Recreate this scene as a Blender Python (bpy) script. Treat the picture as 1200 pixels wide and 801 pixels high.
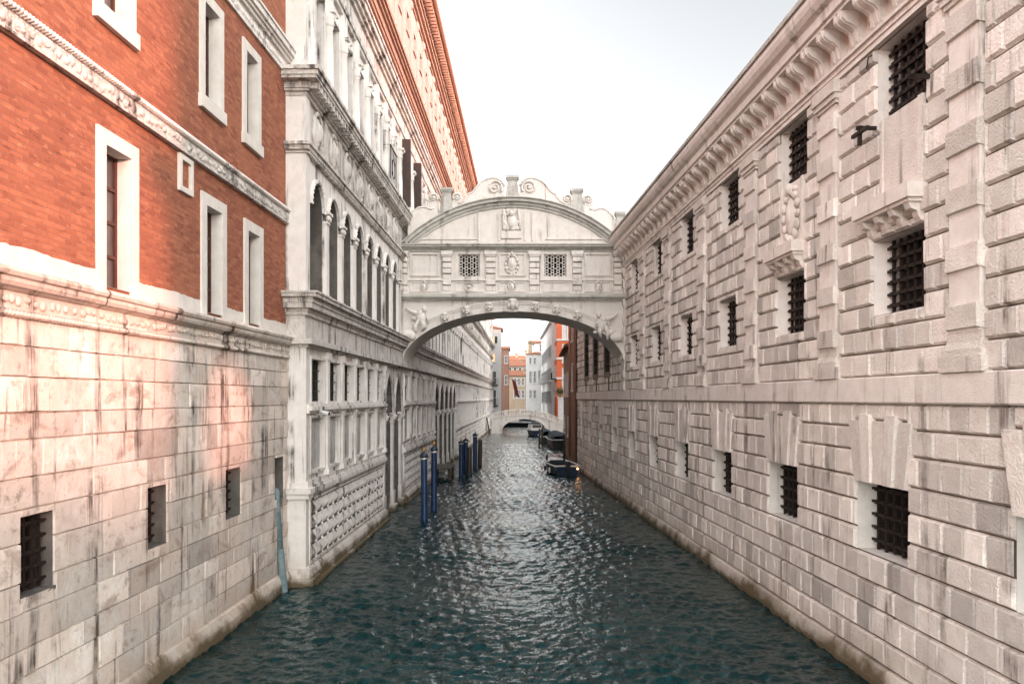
import bpy, math, random
import numpy as np
R = math.radians
random.seed(7)
for o in list(bpy.data.objects): bpy.data.objects.remove(o)
sc = bpy.context.scene
col = sc.collection

# ------------------------------------------------------------------ camera, sky, sun, exposure
cd = bpy.data.cameras.new('camera'); cam = bpy.data.objects.new('camera', cd); col.objects.link(cam)
cam.location = (0, 0, 5.0); cam.rotation_euler = (R(90), 0, 0)
cd.sensor_width = 36; cd.lens = 27.9; cd.shift_y = 65.5 / 1200; cd.clip_end = 5000; cd.clip_start = .1
sc.camera = cam
SUN_EL, SUN_AZ = 11.0, 130.4            # azimuth clockwise from +Y
W = bpy.data.worlds.new('World'); sc.world = W; W.use_nodes = True
nt = W.node_tree; bg = nt.nodes['Background']
sky = nt.nodes.new('ShaderNodeTexSky'); sky.sky_type = 'NISHITA'; sky.sun_disc = False
sky.sun_elevation = R(SUN_EL); sky.sun_rotation = R(SUN_AZ); sky.altitude = 0
sky.air_density = 1.0; sky.dust_density = .5; sky.ozone_density = .6
hs = nt.nodes.new('ShaderNodeHueSaturation'); hs.inputs['Saturation'].default_value = .22
mx = nt.nodes.new('ShaderNodeMix'); mx.data_type = 'RGBA'; mx.blend_type = 'MULTIPLY'
mx.inputs['Factor'].default_value = 1; mx.inputs['B'].default_value = (1.03, 1.0, .97, 1)
nt.links.new(sky.outputs[0], hs.inputs['Color']); nt.links.new(hs.outputs[0], mx.inputs['A'])
tcw_ = nt.nodes.new('ShaderNodeTexCoord'); sx_ = nt.nodes.new('ShaderNodeSeparateXYZ'); nt.links.new(tcw_.outputs['Generated'], sx_.inputs[0])
def mr_(sock, a, b, c, d):
    x = nt.nodes.new('ShaderNodeMapRange'); x.interpolation_type = 'SMOOTHSTEP'
    for nm, v in (('From Min', a), ('From Max', b), ('To Min', c), ('To Max', d)): x.inputs[nm].default_value = v
    nt.links.new(sock, x.inputs['Value']); return x.outputs[0]
mm_ = nt.nodes.new('ShaderNodeMath'); mm_.operation = 'MULTIPLY'      # sky brightened south and west to light the walls, dimmed to the north
nt.links.new(mr_(sx_.outputs['Y'], -.1, .7, 1.5, .47), mm_.inputs[0]); nt.links.new(mr_(sx_.outputs['X'], -.9, .3, 1.8, 1.0), mm_.inputs[1])
sv_ = nt.nodes.new('ShaderNodeVectorMath'); sv_.operation = 'SCALE'; nt.links.new(mx.outputs['Result'], sv_.inputs[0]); nt.links.new(mm_.outputs[0], sv_.inputs['Scale'])
nt.links.new(sv_.outputs[0], bg.inputs['Color']); bg.inputs['Strength'].default_value = .15
sd = bpy.data.lights.new('sun', 'SUN'); sun = bpy.data.objects.new('sun', sd); col.objects.link(sun)
sd.energy = 2.0; sd.angle = R(2.5); sd.color = (.50, .21, .155)
az, el = R(SUN_AZ), R(SUN_EL)
SD = (math.sin(az) * math.cos(el), math.cos(az) * math.cos(el), math.sin(el))
from mathutils import Vector, Matrix
sun.rotation_euler = Vector(SD).to_track_quat('Z', 'Y').to_euler(); sun.location = (30, -30, 40)
sc.view_settings.view_transform = 'Standard'; sc.view_settings.look = 'None'
sc.view_settings.gamma = 1; sc.view_settings.exposure = 2.4
sc.render.engine = 'CYCLES'
sc.cycles.max_bounces = 6; sc.cycles.diffuse_bounces = 4; sc.cycles.glossy_bounces = 3
sc.cycles.use_denoising = True; sc.cycles.caustics_reflective = False; sc.cycles.caustics_refractive = False

# ------------------------------------------------------------------ mesh builder in a wall frame (s along, n outwards, z up)
class MB:
    def __init__(self, sgn=1, s0=0.0):
        self.V = []; self.Fc = []; self.T = []; self.g = sgn; self.s0 = s0; self.tone = .5; self.smooth = set()
    def v(self, s, n, z):
        self.V.append((s - self.s0, self.g * n, z)); return len(self.V) - 1
    def f(self, idx, tone=None, smooth=False):
        if smooth: self.smooth.add(len(self.Fc))
        self.Fc.append(tuple(idx)); self.T.append(self.tone if tone is None else tone)
    def poly(self, pts, tone=None):
        self.f([self.v(*p) for p in pts], tone)
    def hexa(self, a, b, tone=None):      # a: four points, b: four points facing them
        ia = [self.v(*p) for p in a]; ib = [self.v(*p) for p in b]
        self.f(ia, tone); self.f(ib[::-1], tone)
        for i in range(4):
            j = (i + 1) % 4; self.f((ia[i], ib[i], ib[j], ia[j]), tone)
    def box(self, s0, s1, n0, n1, z0, z1, tone=None):
        self.hexa([(s0, n0, z0), (s1, n0, z0), (s1, n0, z1), (s0, n0, z1)], [(s0, n1, z0), (s1, n1, z0), (s1, n1, z1), (s0, n1, z1)], tone)
    def block(self, s0, s1, z0, z1, n, h, b, tone=None, jit=0):
        j = lambda: random.uniform(-jit, jit)
        b = min(b, (s1 - s0) * .3, (z1 - z0) * .3)
        a = [(s0, n, z0), (s1, n, z0), (s1, n, z1), (s0, n, z1)]
        c = [(s0 + b, n + h + j(), z0 + b + j()), (s1 - b, n + h + j(), z0 + b + j()), (s1 - b, n + h + j(), z1 - b + j()), (s0 + b, n + h + j(), z1 - b + j())]
        ia = [self.v(*p) for p in a]; ic = [self.v(*p) for p in c]
        self.f(ic, tone)
        for i in range(4):
            k = (i + 1) % 4; self.f((ia[i], ia[k], ic[k], ic[i]), tone)
    def prism_s(self, prof, s0, s1, tone=None, caps=True):    # profile of (n, z) run along s
        a = [self.v(s0, n, z) for n, z in prof]; b = [self.v(s1, n, z) for n, z in prof]
        m = len(prof)
        for i in range(m):
            j = (i + 1) % m; self.f((a[i], a[j], b[j], b[i]), tone)
        if caps: self.f(a, tone); self.f(b[::-1], tone)
    def prism_n(self, prof, n0, n1, tone=None):               # outline of (s, z) run along n
        a = [self.v(s, n0, z) for s, z in prof]; b = [self.v(s, n1, z) for s, z in prof]
        m = len(prof)
        for i in range(m):
            j = (i + 1) % m; self.f((a[i], a[j], b[j], b[i]), tone)
        self.f(a, tone); self.f(b[::-1], tone)
    def band_n(self, inner, outer, n0, n1, tone=None):        # strip between two open (s, z) curves, with thickness
        k = len(inner)
        A = [self.v(s, n1, z) for s, z in inner]; B = [self.v(s, n1, z) for s, z in outer]
        C = [self.v(s, n0, z) for s, z in inner]; D = [self.v(s, n0, z) for s, z in outer]
        for i in range(k - 1):
            self.f((A[i], A[i+1], B[i+1], B[i]), tone); self.f((C[i], A[i], A[i+1], C[i+1]), tone)
            self.f((B[i], B[i+1], D[i+1], D[i]), tone)
        self.f((A[0], B[0], D[0], C[0]), tone); self.f((A[-1], B[-1], D[-1], C[-1]), tone)
    def lathe(self, s, n, prof, seg=12, tone=None, smooth=True, half=False):   # profile of (r, z)
        rings = []
        for r, z in prof:
            rings.append([self.v(s + r * math.cos(2*math.pi*k/seg), n + r * math.sin(2*math.pi*k/seg), z) for k in range(seg)])
        for a, b in zip(rings, rings[1:]):
            for k in range(seg):
                l = (k + 1) % seg; self.f((a[k], a[l], b[l], b[k]), tone, smooth)
        self.f(rings[0][::-1], tone); self.f(rings[-1], tone)
    def ell(self, c, r, seg=10, rings=7, tone=None):
        cs, cn, cz = c; rs, rn, rz = r; P = []
        for i in range(1, rings):
            t = math.pi * i / rings
            P.append([self.v(cs + rs*math.sin(t)*math.cos(2*math.pi*k/seg), cn + rn*math.sin(t)*math.sin(2*math.pi*k/seg), cz + rz*math.cos(t)) for k in range(seg)])
        top = self.v(cs, cn, cz + rz); bot = self.v(cs, cn, cz - rz)
        for k in range(seg):
            l = (k + 1) % seg
            self.f((top, P[0][k], P[0][l]), tone, True); self.f((bot, P[-1][l], P[-1][k]), tone, True)
            for a, b in zip(P, P[1:]): self.f((a[k], b[k], b[l], a[l]), tone, True)
    def tube(self, pts, r, seg=6, tone=None, smooth=True):
        pts = [Vector(p) for p in pts]; rr = r if isinstance(r, (list, tuple)) else [r] * len(pts); rings = []
        for i, p in enumerate(pts):
            d = (pts[min(i+1, len(pts)-1)] - pts[max(i-1, 0)]).normalized()
            u = d.cross(Vector((0, 0, 1)) if abs(d.z) < .9 else Vector((0, 1, 0))).normalized(); w = d.cross(u)
            rings.append([self.v(*(p + rr[i] * (u*math.cos(2*math.pi*k/seg) + w*math.sin(2*math.pi*k/seg)))) for k in range(seg)])
        for a, b in zip(rings, rings[1:]):
            for k in range(seg):
                l = (k + 1) % seg; self.f((a[k], a[l], b[l], b[k]), tone, smooth)
        self.f(rings[0][::-1], tone); self.f(rings[-1], tone)
    def wall(self, s0, s1, z0, z1, n, openings, depth=.4, tone=None, reveal=True):
        """flat face with rectangular openings (a, b, c, d) = s a..b, z c..d and their reveals"""
        S = sorted({s0, s1, *[x for o in openings for x in o[:2] if s0 < x < s1]})
        Z = sorted({z0, z1, *[x for o in openings for x in o[2:4] if z0 < x < z1]})
        for a, b in zip(S, S[1:]):
            for c, d in zip(Z, Z[1:]):
                m, q = (a + b) / 2, (c + d) / 2
                if any(o[0] < m < o[1] and o[2] < q < o[3] for o in openings): continue
                self.poly([(a, n, c), (b, n, c), (b, n, d), (a, n, d)], tone)
        if reveal:
            for a, b, c, d in openings: self.reveal(a, b, c, d, n, depth, tone)
    def reveal(self, a, b, c, d, n, depth, tone=None, splay=0):
        e = splay
        f = [(a, n, c), (b, n, c), (b, n, d), (a, n, d)]; k = [(a+e, n-depth, c), (b-e, n-depth, c), (b-e, n-depth, d), (a+e, n-depth, d)]
        for i in range(4):
            j = (i + 1) % 4; self.poly([f[i], f[j], k[j], k[i]], tone)
    def arch_bay(self, s0, s1, z0, z1, a0, a1, zs, ztop, n, depth, tone=None, zbot=None, pointed=False, seg=14, rev=None):
        """face s0..s1 x z0..z1 with an arched opening a0..a1 from zbot, springing at zs, crown at ztop"""
        zb = z0 if zbot is None else zbot; rv = rev or self
        cu = arch_curve(a0, a1, zs, ztop, pointed, seg)
        self.poly([(s0, n, z0), (a0, n, z0), (a0, n, zs), (a0, n, z1), (s0, n, z1)], tone)
        self.poly([(a1, n, z0), (s1, n, z0), (s1, n, z1), (a1, n, z1), (a1, n, zs)], tone)
        if zb > z0: self.poly([(a0, n, z0), (a1, n, z0), (a1, n, zb), (a0, n, zb)], tone); self.poly([(a0, n, zb), (a1, n, zb), (a1, n-depth, zb), (a0, n-depth, zb)], tone)
        for p, q in zip(cu, cu[1:]):
            self.poly([(p[0], n, p[1]), (q[0], n, q[1]), (q[0], n, z1), (p[0], n, z1)], tone)
            rv.poly([(p[0], n, p[1]), (q[0], n, q[1]), (q[0], n-depth, q[1]), (p[0], n-depth, p[1])], tone)
        rv.poly([(a0, n, zb), (a0, n, zs), (a0, n-depth, zs), (a0, n-depth, zb)], tone)
        rv.poly([(a1, n, zb), (a1, n, zs), (a1, n-depth, zs), (a1, n-depth, zb)], tone)
    def build(self, name, mat, parent=None):
        me = bpy.data.meshes.new(name); me.from_pydata(self.V, [], self.Fc)
        at = me.attributes.new('tone', 'FLOAT', 'FACE'); at.data.foreach_set('value', np.array(self.T, dtype=np.float32))
        if self.smooth:
            fl = np.zeros(len(self.Fc), dtype=bool); fl[list(self.smooth)] = True
            me.polygons.foreach_set('use_smooth', fl)
        me.materials.append(mat); me.update()
        o = bpy.data.objects.new(name, me); col.objects.link(o)
        if parent is not None: o.parent = parent
        return o

def arch_curve(a0, a1, zs, zt, pointed=False, seg=14):
    m, h = (a0 + a1) / 2, (a1 - a0) / 2; out = []
    for i in range(seg + 1):
        if pointed:
            u = -1 + 2 * i / seg; x = abs(u)
            z = math.sqrt(max(0, 1.6**2 - (x + .6)**2)) / math.sqrt(1.6**2 - .36)
            out.append((m + h * u, zs + (zt - zs) * z))
        else:
            t = math.pi * (1 - i / seg); out.append((m + h * math.cos(t), zs + (zt - zs) * math.sin(t)))
    return out
def subtract(rect, ops):
    rs = [rect]
    for a, b, c, d in ops:
        nr = []
        for p, q, r, t in rs:
            if a >= q or b <= p or c >= t or d <= r: nr.append((p, q, r, t)); continue
            if p < a: nr.append((p, a, r, t))
            if q > b: nr.append((b, q, r, t))
            if r < c: nr.append((max(p, a), min(q, b), r, c))
            if t > d: nr.append((max(p, a), min(q, b), d, t))
        rs = nr
    return [x for x in rs if x[1]-x[0] > .07 and x[3]-x[2] > .07]
def empty(name, loc, rz=0):
    o = bpy.data.objects.new(name, None); col.objects.link(o); o.location = loc; o.rotation_euler = (0, 0, rz); o.empty_display_size = .5
    return o
def tag(o, label=None, cat=None, group=None, kind=None):
    if label: o['label'] = label
    if cat: o['category'] = cat
    if group: o['group'] = group
    if kind: o['kind'] = kind
    return o
def copy_tree(o, parent=None):
    c = o.copy(); col.objects.link(c)
    if parent is not None: c.parent = parent
    for ch in list(o.children): copy_tree(ch, c)
    return c
def wall_frame(name, a, b, s0):           # wall X = a + b*Y, base at Y = s0
    return empty(name, (a + b * s0, s0, 0), math.atan2(1, b))

# ------------------------------------------------------------------ materials
class N:
    def __init__(self, name):
        self.m = bpy.data.materials.new(name); self.m.use_nodes = True
        self.t = self.m.node_tree; self.b = self.t.nodes['Principled BSDF']
    def n(self, kind, **kw):
        x = self.t.nodes.new('ShaderNode' + kind)
        for k, v in kw.items():
            if hasattr(x, k) and not k[0].isupper(): setattr(x, k, v)
            else: x.inputs[k.replace('_', ' ')].default_value = v
        return x
    def l(self, a, b): self.t.links.new(a, b)
    def coord(self, scale=(1, 1, 1)):
        tc = self.n('TexCoord'); mp = self.n('Mapping'); mp.inputs['Scale'].default_value = scale
        self.l(tc.outputs['Object'], mp.inputs['Vector']); return mp.outputs[0]
    def noise(self, vec, scale, detail=6, rough=.55, dist=0):
        x = self.n('TexNoise'); x.inputs['Scale'].default_value = scale; x.inputs['Detail'].default_value = detail
        x.inputs['Roughness'].default_value = rough; x.inputs['Distortion'].default_value = dist
        self.l(vec, x.inputs['Vector']); return x.outputs['Fac']
    def ramp(self, fac, lo, hi, a=0., b=1.):
        x = self.n('MapRange'); x.inputs['From Min'].default_value = lo; x.inputs['From Max'].default_value = hi
        x.inputs['To Min'].default_value = a; x.inputs['To Max'].default_value = b; self.l(fac, x.inputs['Value']); return x.outputs[0]
    def math(self, op, a, b=None):
        x = self.n('Math', operation=op)
        for i, q in enumerate((a, b)):
            if q is None: continue
            if isinstance(q, (int, float)): x.inputs[i].default_value = q
            else: self.l(q, x.inputs[i])
        return x.outputs[0]
    def mix(self, fac, a, b, mode='MIX'):
        x = self.n('Mix', data_type='RGBA', blend_type=mode)
        for nm, q in (('Factor', fac), ('A', a), ('B', b)):
            if isinstance(q, (int, float)): x.inputs[nm].default_value = q
            elif isinstance(q, tuple): x.inputs[nm].default_value = (*q, 1) if len(q) == 3 else q
            else: self.l(q, x.inputs[nm])
        return x.outputs['Result']
    def bump(self, h, strength, dist, prev=None):
        x = self.n('Bump'); x.inputs['Strength'].default_value = strength; x.inputs['Distance'].default_value = dist
        self.l(h, x.inputs['Height'])
        if prev is not None: self.l(prev, x.inputs['Normal'])
        return x.outputs[0]
    def attr(self, name):
        x = self.n('Attribute'); x.attribute_name = name; return x.outputs['Fac']
    def out(self, color=None, rough=.8, normal=None, spec=.3, metal=0):
        b = self.b
        if color is not None:
            if isinstance(color, tuple): b.inputs['Base Color'].default_value = (*color, 1)
            else: self.l(color, b.inputs['Base Color'])
        if isinstance(rough, (int, float)): b.inputs['Roughness'].default_value = rough
        else: self.l(rough, b.inputs['Roughness'])
        b.inputs['Specular IOR Level'].default_value = spec; b.inputs['Metallic'].default_value = metal
        if normal is not None: self.l(normal, b.inputs['Normal'])
        return self.m

def stone(name, base, dark, tonev=.3, streak=.5, streak_cut=.56, mott=.35, pit=.5, pitscale=28, dirt_and_shade=(.16, .13, .10), algae=False, bumpd=.02, second=None, blotch=0):
    k = N(name); c = k.coord()
    tone = k.attr('tone')
    big = k.noise(c, .55, 5, .6); mid = k.noise(c, 3.2, 7, .62); fine = k.noise(c, pitscale, 4, .6)
    colr = k.mix(k.ramp(mid, .35, .7), base, dark)
    if second: colr = k.mix(k.ramp(big, .45, .62), colr, second)
    tf = k.ramp(tone, 0, 1, 1 - tonev, 1 + tonev * .6)
    colr = k.mix(1., colr, k.math('MULTIPLY', tf, 1.0), 'MULTIPLY')
    colr = k.mix(k.math('MULTIPLY', k.ramp(big, .42, .7), mott), colr, dark)
    sv = k.coord((2.6, 2.6, .16)); st = k.noise(sv, 1.0, 8, .68, .35)
    brk = k.noise(c, 1.1, 4, .6)
    sm = k.math('MULTIPLY', k.ramp(st, streak_cut, streak_cut + .10), k.ramp(brk, .40, .58))
    colr = k.mix(k.math('MULTIPLY', sm, streak), colr, dirt_and_shade)
    if blotch:
        bl = k.noise(k.coord((.9, .9, 1.5)), 1.25, 7, .68, .5)
        colr = k.mix(k.math('MULTIPLY', k.ramp(bl, .545, .64), blotch), colr, (.20, .115, .07))
        bl2 = k.noise(k.coord((1.2, 1.2, .8)), 2.9, 8, .72, .3)
        colr = k.mix(k.math('MULTIPLY', k.ramp(bl2, .60, .66), .9 * blotch), colr, (.035, .025, .018))
    spots = k.math('MULTIPLY', k.ramp(fine, .60, .72), .35 * pit)  # pit shading put into the colour where the bump shows too weakly
    colr = k.mix(spots, colr, dirt_and_shade)
    if algae:
        sep = k.n('SeparateXYZ'); tc = k.n('TexCoord'); k.l(tc.outputs['Object'], sep.inputs[0])
        zz = k.math('ADD', sep.outputs['Z'], k.math('MULTIPLY', brk, -.9))
        colr = k.mix(k.ramp(zz, -.10, -.36), colr, (.05, .045, .025))
        colr = k.mix(k.ramp(zz, .5, -.15, 0, .35), colr, (.28, .20, .12))
    h = k.math('ADD', k.math('MULTIPLY', mid, .8), k.math('MULTIPLY', k.ramp(fine, .35, .6), pit))
    return k.out(colr, .85, k.bump(h, .7, bumpd), .2)

M = {}
M['rustic'] = stone('rusticated_stone', (.83, .765, .71), (.69, .615, .555), .42, .85, .54, .25, 1.1, 26, (.12, .09, .072), True, .015)
M['trim_stone'] = stone('smooth_pink_stone', (.82, .755, .705), (.70, .625, .575), .15, .65, .54, .3, .6, 30, (.12, .09, .075), False, .008)
M['rustic_old'] = stone('weathered_dark_stone', (.36, .31, .27), (.20, .165, .14), .3, .8, .50, .5, 1.0, 24, (.07, .055, .045), True, .02)
M['joint'] = stone('grimy_joint_stone', (.20, .155, .125), (.13, .10, .08), .2, .8, .5, .5, .6, 24, (.05, .04, .03), False, .01)  # shadow lines between the blocks put into this dark colour
M['plaster'] = stone('white_reveal_plaster', (.74, .70, .65), (.62, .58, .53), .1, .4, .58, .4, .3, 20, (.2, .17, .14), False, .008)
M['ashlar'] = stone('stained_ashlar', (.70, .65, .60), (.56, .48, .41), .38, .95, .512, .5, .8, 12, (.030, .021, .015), True, .008, (.70, .59, .52), .5)
M['istrian'] = stone('white_istrian_stone', (.80, .76, .72), (.68, .64, .60), .12, .95, .515, .3, .25, 22, (.06, .05, .044), True, .008)
M['istrian_carved'] = stone('carved_istrian_stone', (.74, .695, .65), (.54, .50, .46), .2, .9, .50, .4, .8, 14, (.055, .046, .04), False, .03)
M['bridge'] = stone('bridge_stone', (.78, .73, .68), (.66, .61, .56), .12, .75, .545, .3, .25, 22, (.19, .16, .135), False, .006)
M['lead'] = stone('weathered_lead_stone', (.58, .56, .52), (.40, .385, .35), .1, .6, .52, .4, .3, 20, (.12, .11, .09), False, .01)
M['marble'] = stone('grey_marble_slab', (.58, .56, .53), (.40, .39, .37), .1, .6, .5, .7, .1, 20, (.16, .14, .13), False, .003)
M['pinkwall'] = stone('pink_attic_plaster', (.50, .335, .30), (.42, .27, .24), .1, .3, .58, .4, .2, 20, (.3, .2, .16), False, .006)
M['terracotta_trim'] = stone('terracotta_trim', (.42, .25, .19), (.31, .175, .125), .15, .4, .54, .4, .3, 20, (.15, .08, .06), False, .01)

def brick_mat(name, c1, c2, mort, bw=.27, rh=.083, ms=.011, dark=(.12, .04, .025)):
    k = N(name); tc = k.n('TexCoord'); sp = k.n('SeparateXYZ'); cb = k.n('CombineXYZ')
    k.l(tc.outputs['Object'], sp.inputs[0]); k.l(sp.outputs['X'], cb.inputs['X']); k.l(sp.outputs['Z'], cb.inputs['Y'])
    c = k.coord()
    wob = k.n('TexNoise'); wob.inputs['Scale'].default_value = 4; k.l(cb.outputs[0], wob.inputs['Vector'])
    va = k.n('VectorMath', operation='MULTIPLY_ADD'); k.l(wob.outputs['Color'], va.inputs[0]); va.inputs[1].default_value = (.018, .014, 0); k.l(cb.outputs[0], va.inputs[2])
    b = k.n('TexBrick'); b.inputs['Scale'].default_value = 1; b.inputs['Brick Width'].default_value = bw; b.inputs['Row Height'].default_value = rh
    b.inputs['Mortar Size'].default_value = ms; b.inputs['Mortar Smooth'].default_value = .25; b.inputs['Bias'].default_value = -.1
    b.inputs['Color1'].default_value = (*c1, 1); b.inputs['Color2'].default_value = (*c2, 1); b.inputs['Mortar'].default_value = (*mort, 1)
    k.l(va.outputs[0], b.inputs['Vector'])
    mid = k.noise(c, 2.2, 6, .65); fine = k.noise(c, 24, 4, .6); big = k.noise(c, .5, 4)
    pb = k.n('TexNoise'); pb.inputs['Scale'].default_value = 1; mp = k.n('Mapping'); mp.inputs['Scale'].default_value = (3.7, 12.1, 1)
    k.l(cb.outputs[0], mp.inputs['Vector']); k.l(mp.outputs[0], pb.inputs['Vector'])
    cc = k.mix(k.ramp(pb.outputs['Fac'], .6, .72, 0, .55), b.outputs['Color'], dark)
    cc = k.mix(k.ramp(pb.outputs['Fac'], .40, .30, 0, .35), cc, (.62, .30, .17))
    cc = k.mix(k.ramp(mid, .52, .75, 0, .55), cc, (.20, .075, .045))
    cc = k.mix(k.ramp(big, .5, .7, 0, .3), cc, (.5, .2, .11))
    h = k.math('ADD', k.math('MULTIPLY', b.outputs['Fac'], -1.0), k.math('MULTIPLY', fine, .5))
    return k.out(cc, .9, k.bump(h, .7, .012), .15)
M['brick'] = brick_mat('red_brick', (.37, .14, .08), (.23, .08, .05), (.27, .12, .082))
M['brick_brown'] = brick_mat('old_brown_brick', (.30, .12, .075), (.22, .085, .055), (.26, .15, .10))

def plain(name, c, rough=.6, metal=0, var=.35, scale=6, dark=None, spec=.4, bump=.004, bscale=30):
    k = N(name); v = k.coord(); n1 = k.noise(v, scale, 6, .6); n2 = k.noise(v, bscale, 4)
    d = dark or tuple(x * (1 - var) for x in c)
    cc = k.mix(k.ramp(n1, .35, .7), c, d)
    return k.out(cc, rough, k.bump(n2, .5, bump), spec, metal)
M['iron'] = plain('rusty_black_iron', (.012, .009, .008), .65, .3, .5, 8, (.032, .017, .011))
M['dark'] = plain('dark_room', (.006, .0055, .005), .9)
M['old_glass'] = plain('dusty_dark_glass', (.055, .05, .048), .28, 0, .6, 1.5, (.11, .10, .095), .6, .003, 3)
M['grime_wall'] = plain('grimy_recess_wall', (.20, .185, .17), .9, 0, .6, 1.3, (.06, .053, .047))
M['jamb'] = stone('dark_stained_jamb', (.17, .155, .14), (.10, .09, .08), .1, .8, .47, .5, .3, 20, (.07, .06, .052), False, .006)  # shade of the deep recesses put into the colour, along with staining
M['wood_brown'] = plain('brown_shutter_wood', (.060, .032, .025), .6, 0, .4, 5)
M['wood_red'] = plain('red_window_wood', (.09, .032, .024), .6, 0, .4, 5)
M['blue_paint'] = plain('blue_mooring_paint', (.008, .036, .11), .42, 0, .55, 3, (.004, .018, .055), .5)
M['blue_top'] = plain('dark_cap_paint', (.02, .035, .05), .4, 0, .3, 5)
M['gold'] = plain('gilded_finial', (.75, .34, .08), .3, .7, .2, 6)
M['silver'] = plain('pale_ring_metal', (.6, .6, .58), .35, .7)
M['teal_paint'] = plain('weathered_teal_paint', (.085, .17, .19), .75, 0, .6, 7, (.22, .26, .26))
M['wet_wood'] = plain('dark_wet_timber', (.035, .025, .018), .5, 0, .5, 7, (.07, .05, .035))
M['white_paint'] = plain('white_paint', (.74, .73, .70), .4, 0, .12)
M['tarp'] = plain('dark_blue_tarpaulin', (.014, .035, .055), .6, 0, .5, 4)
M['hull_blue'] = plain('blue_hull_paint', (.010, .026, .06), .3, 0, .3, 4)
M['hull_black'] = plain('black_hull_paint', (.012, .014, .016), .3, 0, .3, 4)
M['deck_wood'] = plain('boat_deck_wood', (.20, .10, .05), .5, 0, .4, 8)
M['red_cloth'] = plain('faded_red_cloth', (.26, .06, .05), .8, 0, .3, 5)
M['rubber'] = plain('black_rubber', (.015, .015, .015), .6)
M['leaf'] = plain('green_leaf', (.05, .085, .03), .6, 0, .5, 9)
M['roof_tile'] = plain('terracotta_roof', (.34, .145, .085), .85, 0, .45, 9, (.20, .085, .055), .2, .03, 14)
M['h_white'] = stone('far_white_plaster', (.62, .61, .60), (.50, .49, .48), .1, .4, .56, .4, .1, 10, (.3, .28, .26), False, .004)
M['h_grey'] = stone('far_grey_plaster', (.68, .68, .67), (.52, .52, .52), .1, .5, .54, .5, .1, 10, (.2, .19, .18), False, .004)
M['h_ochre'] = stone('far_ochre_plaster', (.44, .34, .24), (.33, .25, .18), .1, .5, .54, .5, .1, 10, (.18, .13, .1), False, .004)
M['h_orange'] = stone('far_orange_plaster', (.56, .14, .06), (.44, .10, .045), .1, .3, .56, .4, .1, 10, (.25, .07, .04), False, .004)
M['h_brown'] = stone('far_brown_plaster', (.40, .225, .165), (.29, .155, .115), .1, .6, .52, .5, .2, 10, (.10, .06, .045), True, .006)
M['h_tan'] = stone('far_tan_plaster', (.36, .25, .18), (.24, .17, .125), .1, .6, .52, .5, .2, 10, (.10, .06, .045), True, .006)
M['green_shutter'] = plain('dark_green_shutter', (.02, .045, .04), .5)
M['grey_shutter'] = plain('grey_green_shutter', (.16, .19, .19), .6)
M['ground'] = plain('canal_mud', (.08, .07, .05), .9)
def emis(name, c, s):
    k = N(name); k.b.inputs['Base Color'].default_value = (*c, 1); k.b.inputs['Emission Color'].default_value = (*c, 1); k.b.inputs['Emission Strength'].default_value = s; return k.m
M['lamp_glow'] = emis('boat_lamp_glow', (1, .42, .14), 4)  # emission standing in for a small orange glint
M['warm_pane'] = emis('lit_window_pane', (1, .55, .28), .18)  # orange reflection put into the pane as a glow
k = N('canal_water'); c1 = k.coord(); tcw = k.coord((1, .55, 1))
n1 = k.noise(tcw, 3.4, 3, .55, .3); n2 = k.noise(tcw, 10.0, 3, .6, .2); n3 = k.noise(c1, .22, 3)
b1 = k.bump(n1, 1.0, .055); b2 = k.bump(n2, 1.0, .016, b1)
cw = k.mix(k.ramp(n3, .35, .65), (.0002, .022, .023), (.0002, .013, .015))
M['water'] = k.out(cw, .015, b2, .5); k.b.inputs['IOR'].default_value = 1.40; k.b.inputs['Specular Tint'].default_value = (.35, .9, .95, 1)

# ------------------------------------------------------------------ ground and water
g = MB(); g.poly([(-3000, -3000, -1.6), (3000, -3000, -1.6), (3000, 3000, -1.6), (-3000, 3000, -1.6)])
tag(g.build('ground', M['ground']), kind='structure')
def waves(X, Y):
    rng = np.random.RandomState(3); Z = np.zeros_like(X)
    for i in range(80):
        lam = 10 ** rng.uniform(math.log10(.14), math.log10(.8)); th = rng.normal(math.pi / 2 + .15, .85)
        kx, ky = 2*math.pi/lam*math.cos(th), 2*math.pi/lam*math.sin(th)
        Z += .0066 * lam ** .78 * np.sin(kx*X + ky*Y + rng.uniform(0, 6.28))
    P = .75 + .35*np.sin(.55*X + .31*Y + 1) * np.sin(.23*Y - .4*X) + .2*np.sin(.9*Y + .7*X)
    return Z * P + .012*np.sin(2.1*Y + .8*X) + .010*np.sin(1.3*Y - 1.1*X + 2)
ys = [2.0]
while ys[-1] < 260: ys.append(ys[-1] + max(.035, .0022 * ys[-1] ** 1.15))
ys = np.array(ys); xs = np.arange(-7.2, 8.6, .042)
XX, YY = np.meshgrid(xs, ys); ZZ = waves(XX, YY)
nx, ny = len(xs), len(ys)
vv = np.stack([XX.ravel(), YY.ravel(), ZZ.ravel()], 1)
ii = np.arange(nx * ny).reshape(ny, nx)
ff = np.stack([ii[:-1, :-1].ravel(), ii[:-1, 1:].ravel(), ii[1:, 1:].ravel(), ii[1:, :-1].ravel()], 1)
me = bpy.data.meshes.new('water'); me.vertices.add(len(vv)); me.vertices.foreach_set('co', vv.ravel())
me.loops.add(ff.size); me.loops.foreach_set('vertex_index', ff.ravel().astype(np.int32))
me.polygons.add(len(ff)); me.polygons.foreach_set('loop_start', np.arange(0, ff.size, 4, dtype=np.int32))
me.polygons.foreach_set('use_smooth', np.ones(len(ff), dtype=bool)); me.update(calc_edges=True); me.materials.append(M['water'])
wo = bpy.data.objects.new('water', me); col.objects.link(wo); tag(wo, kind='structure')

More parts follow.
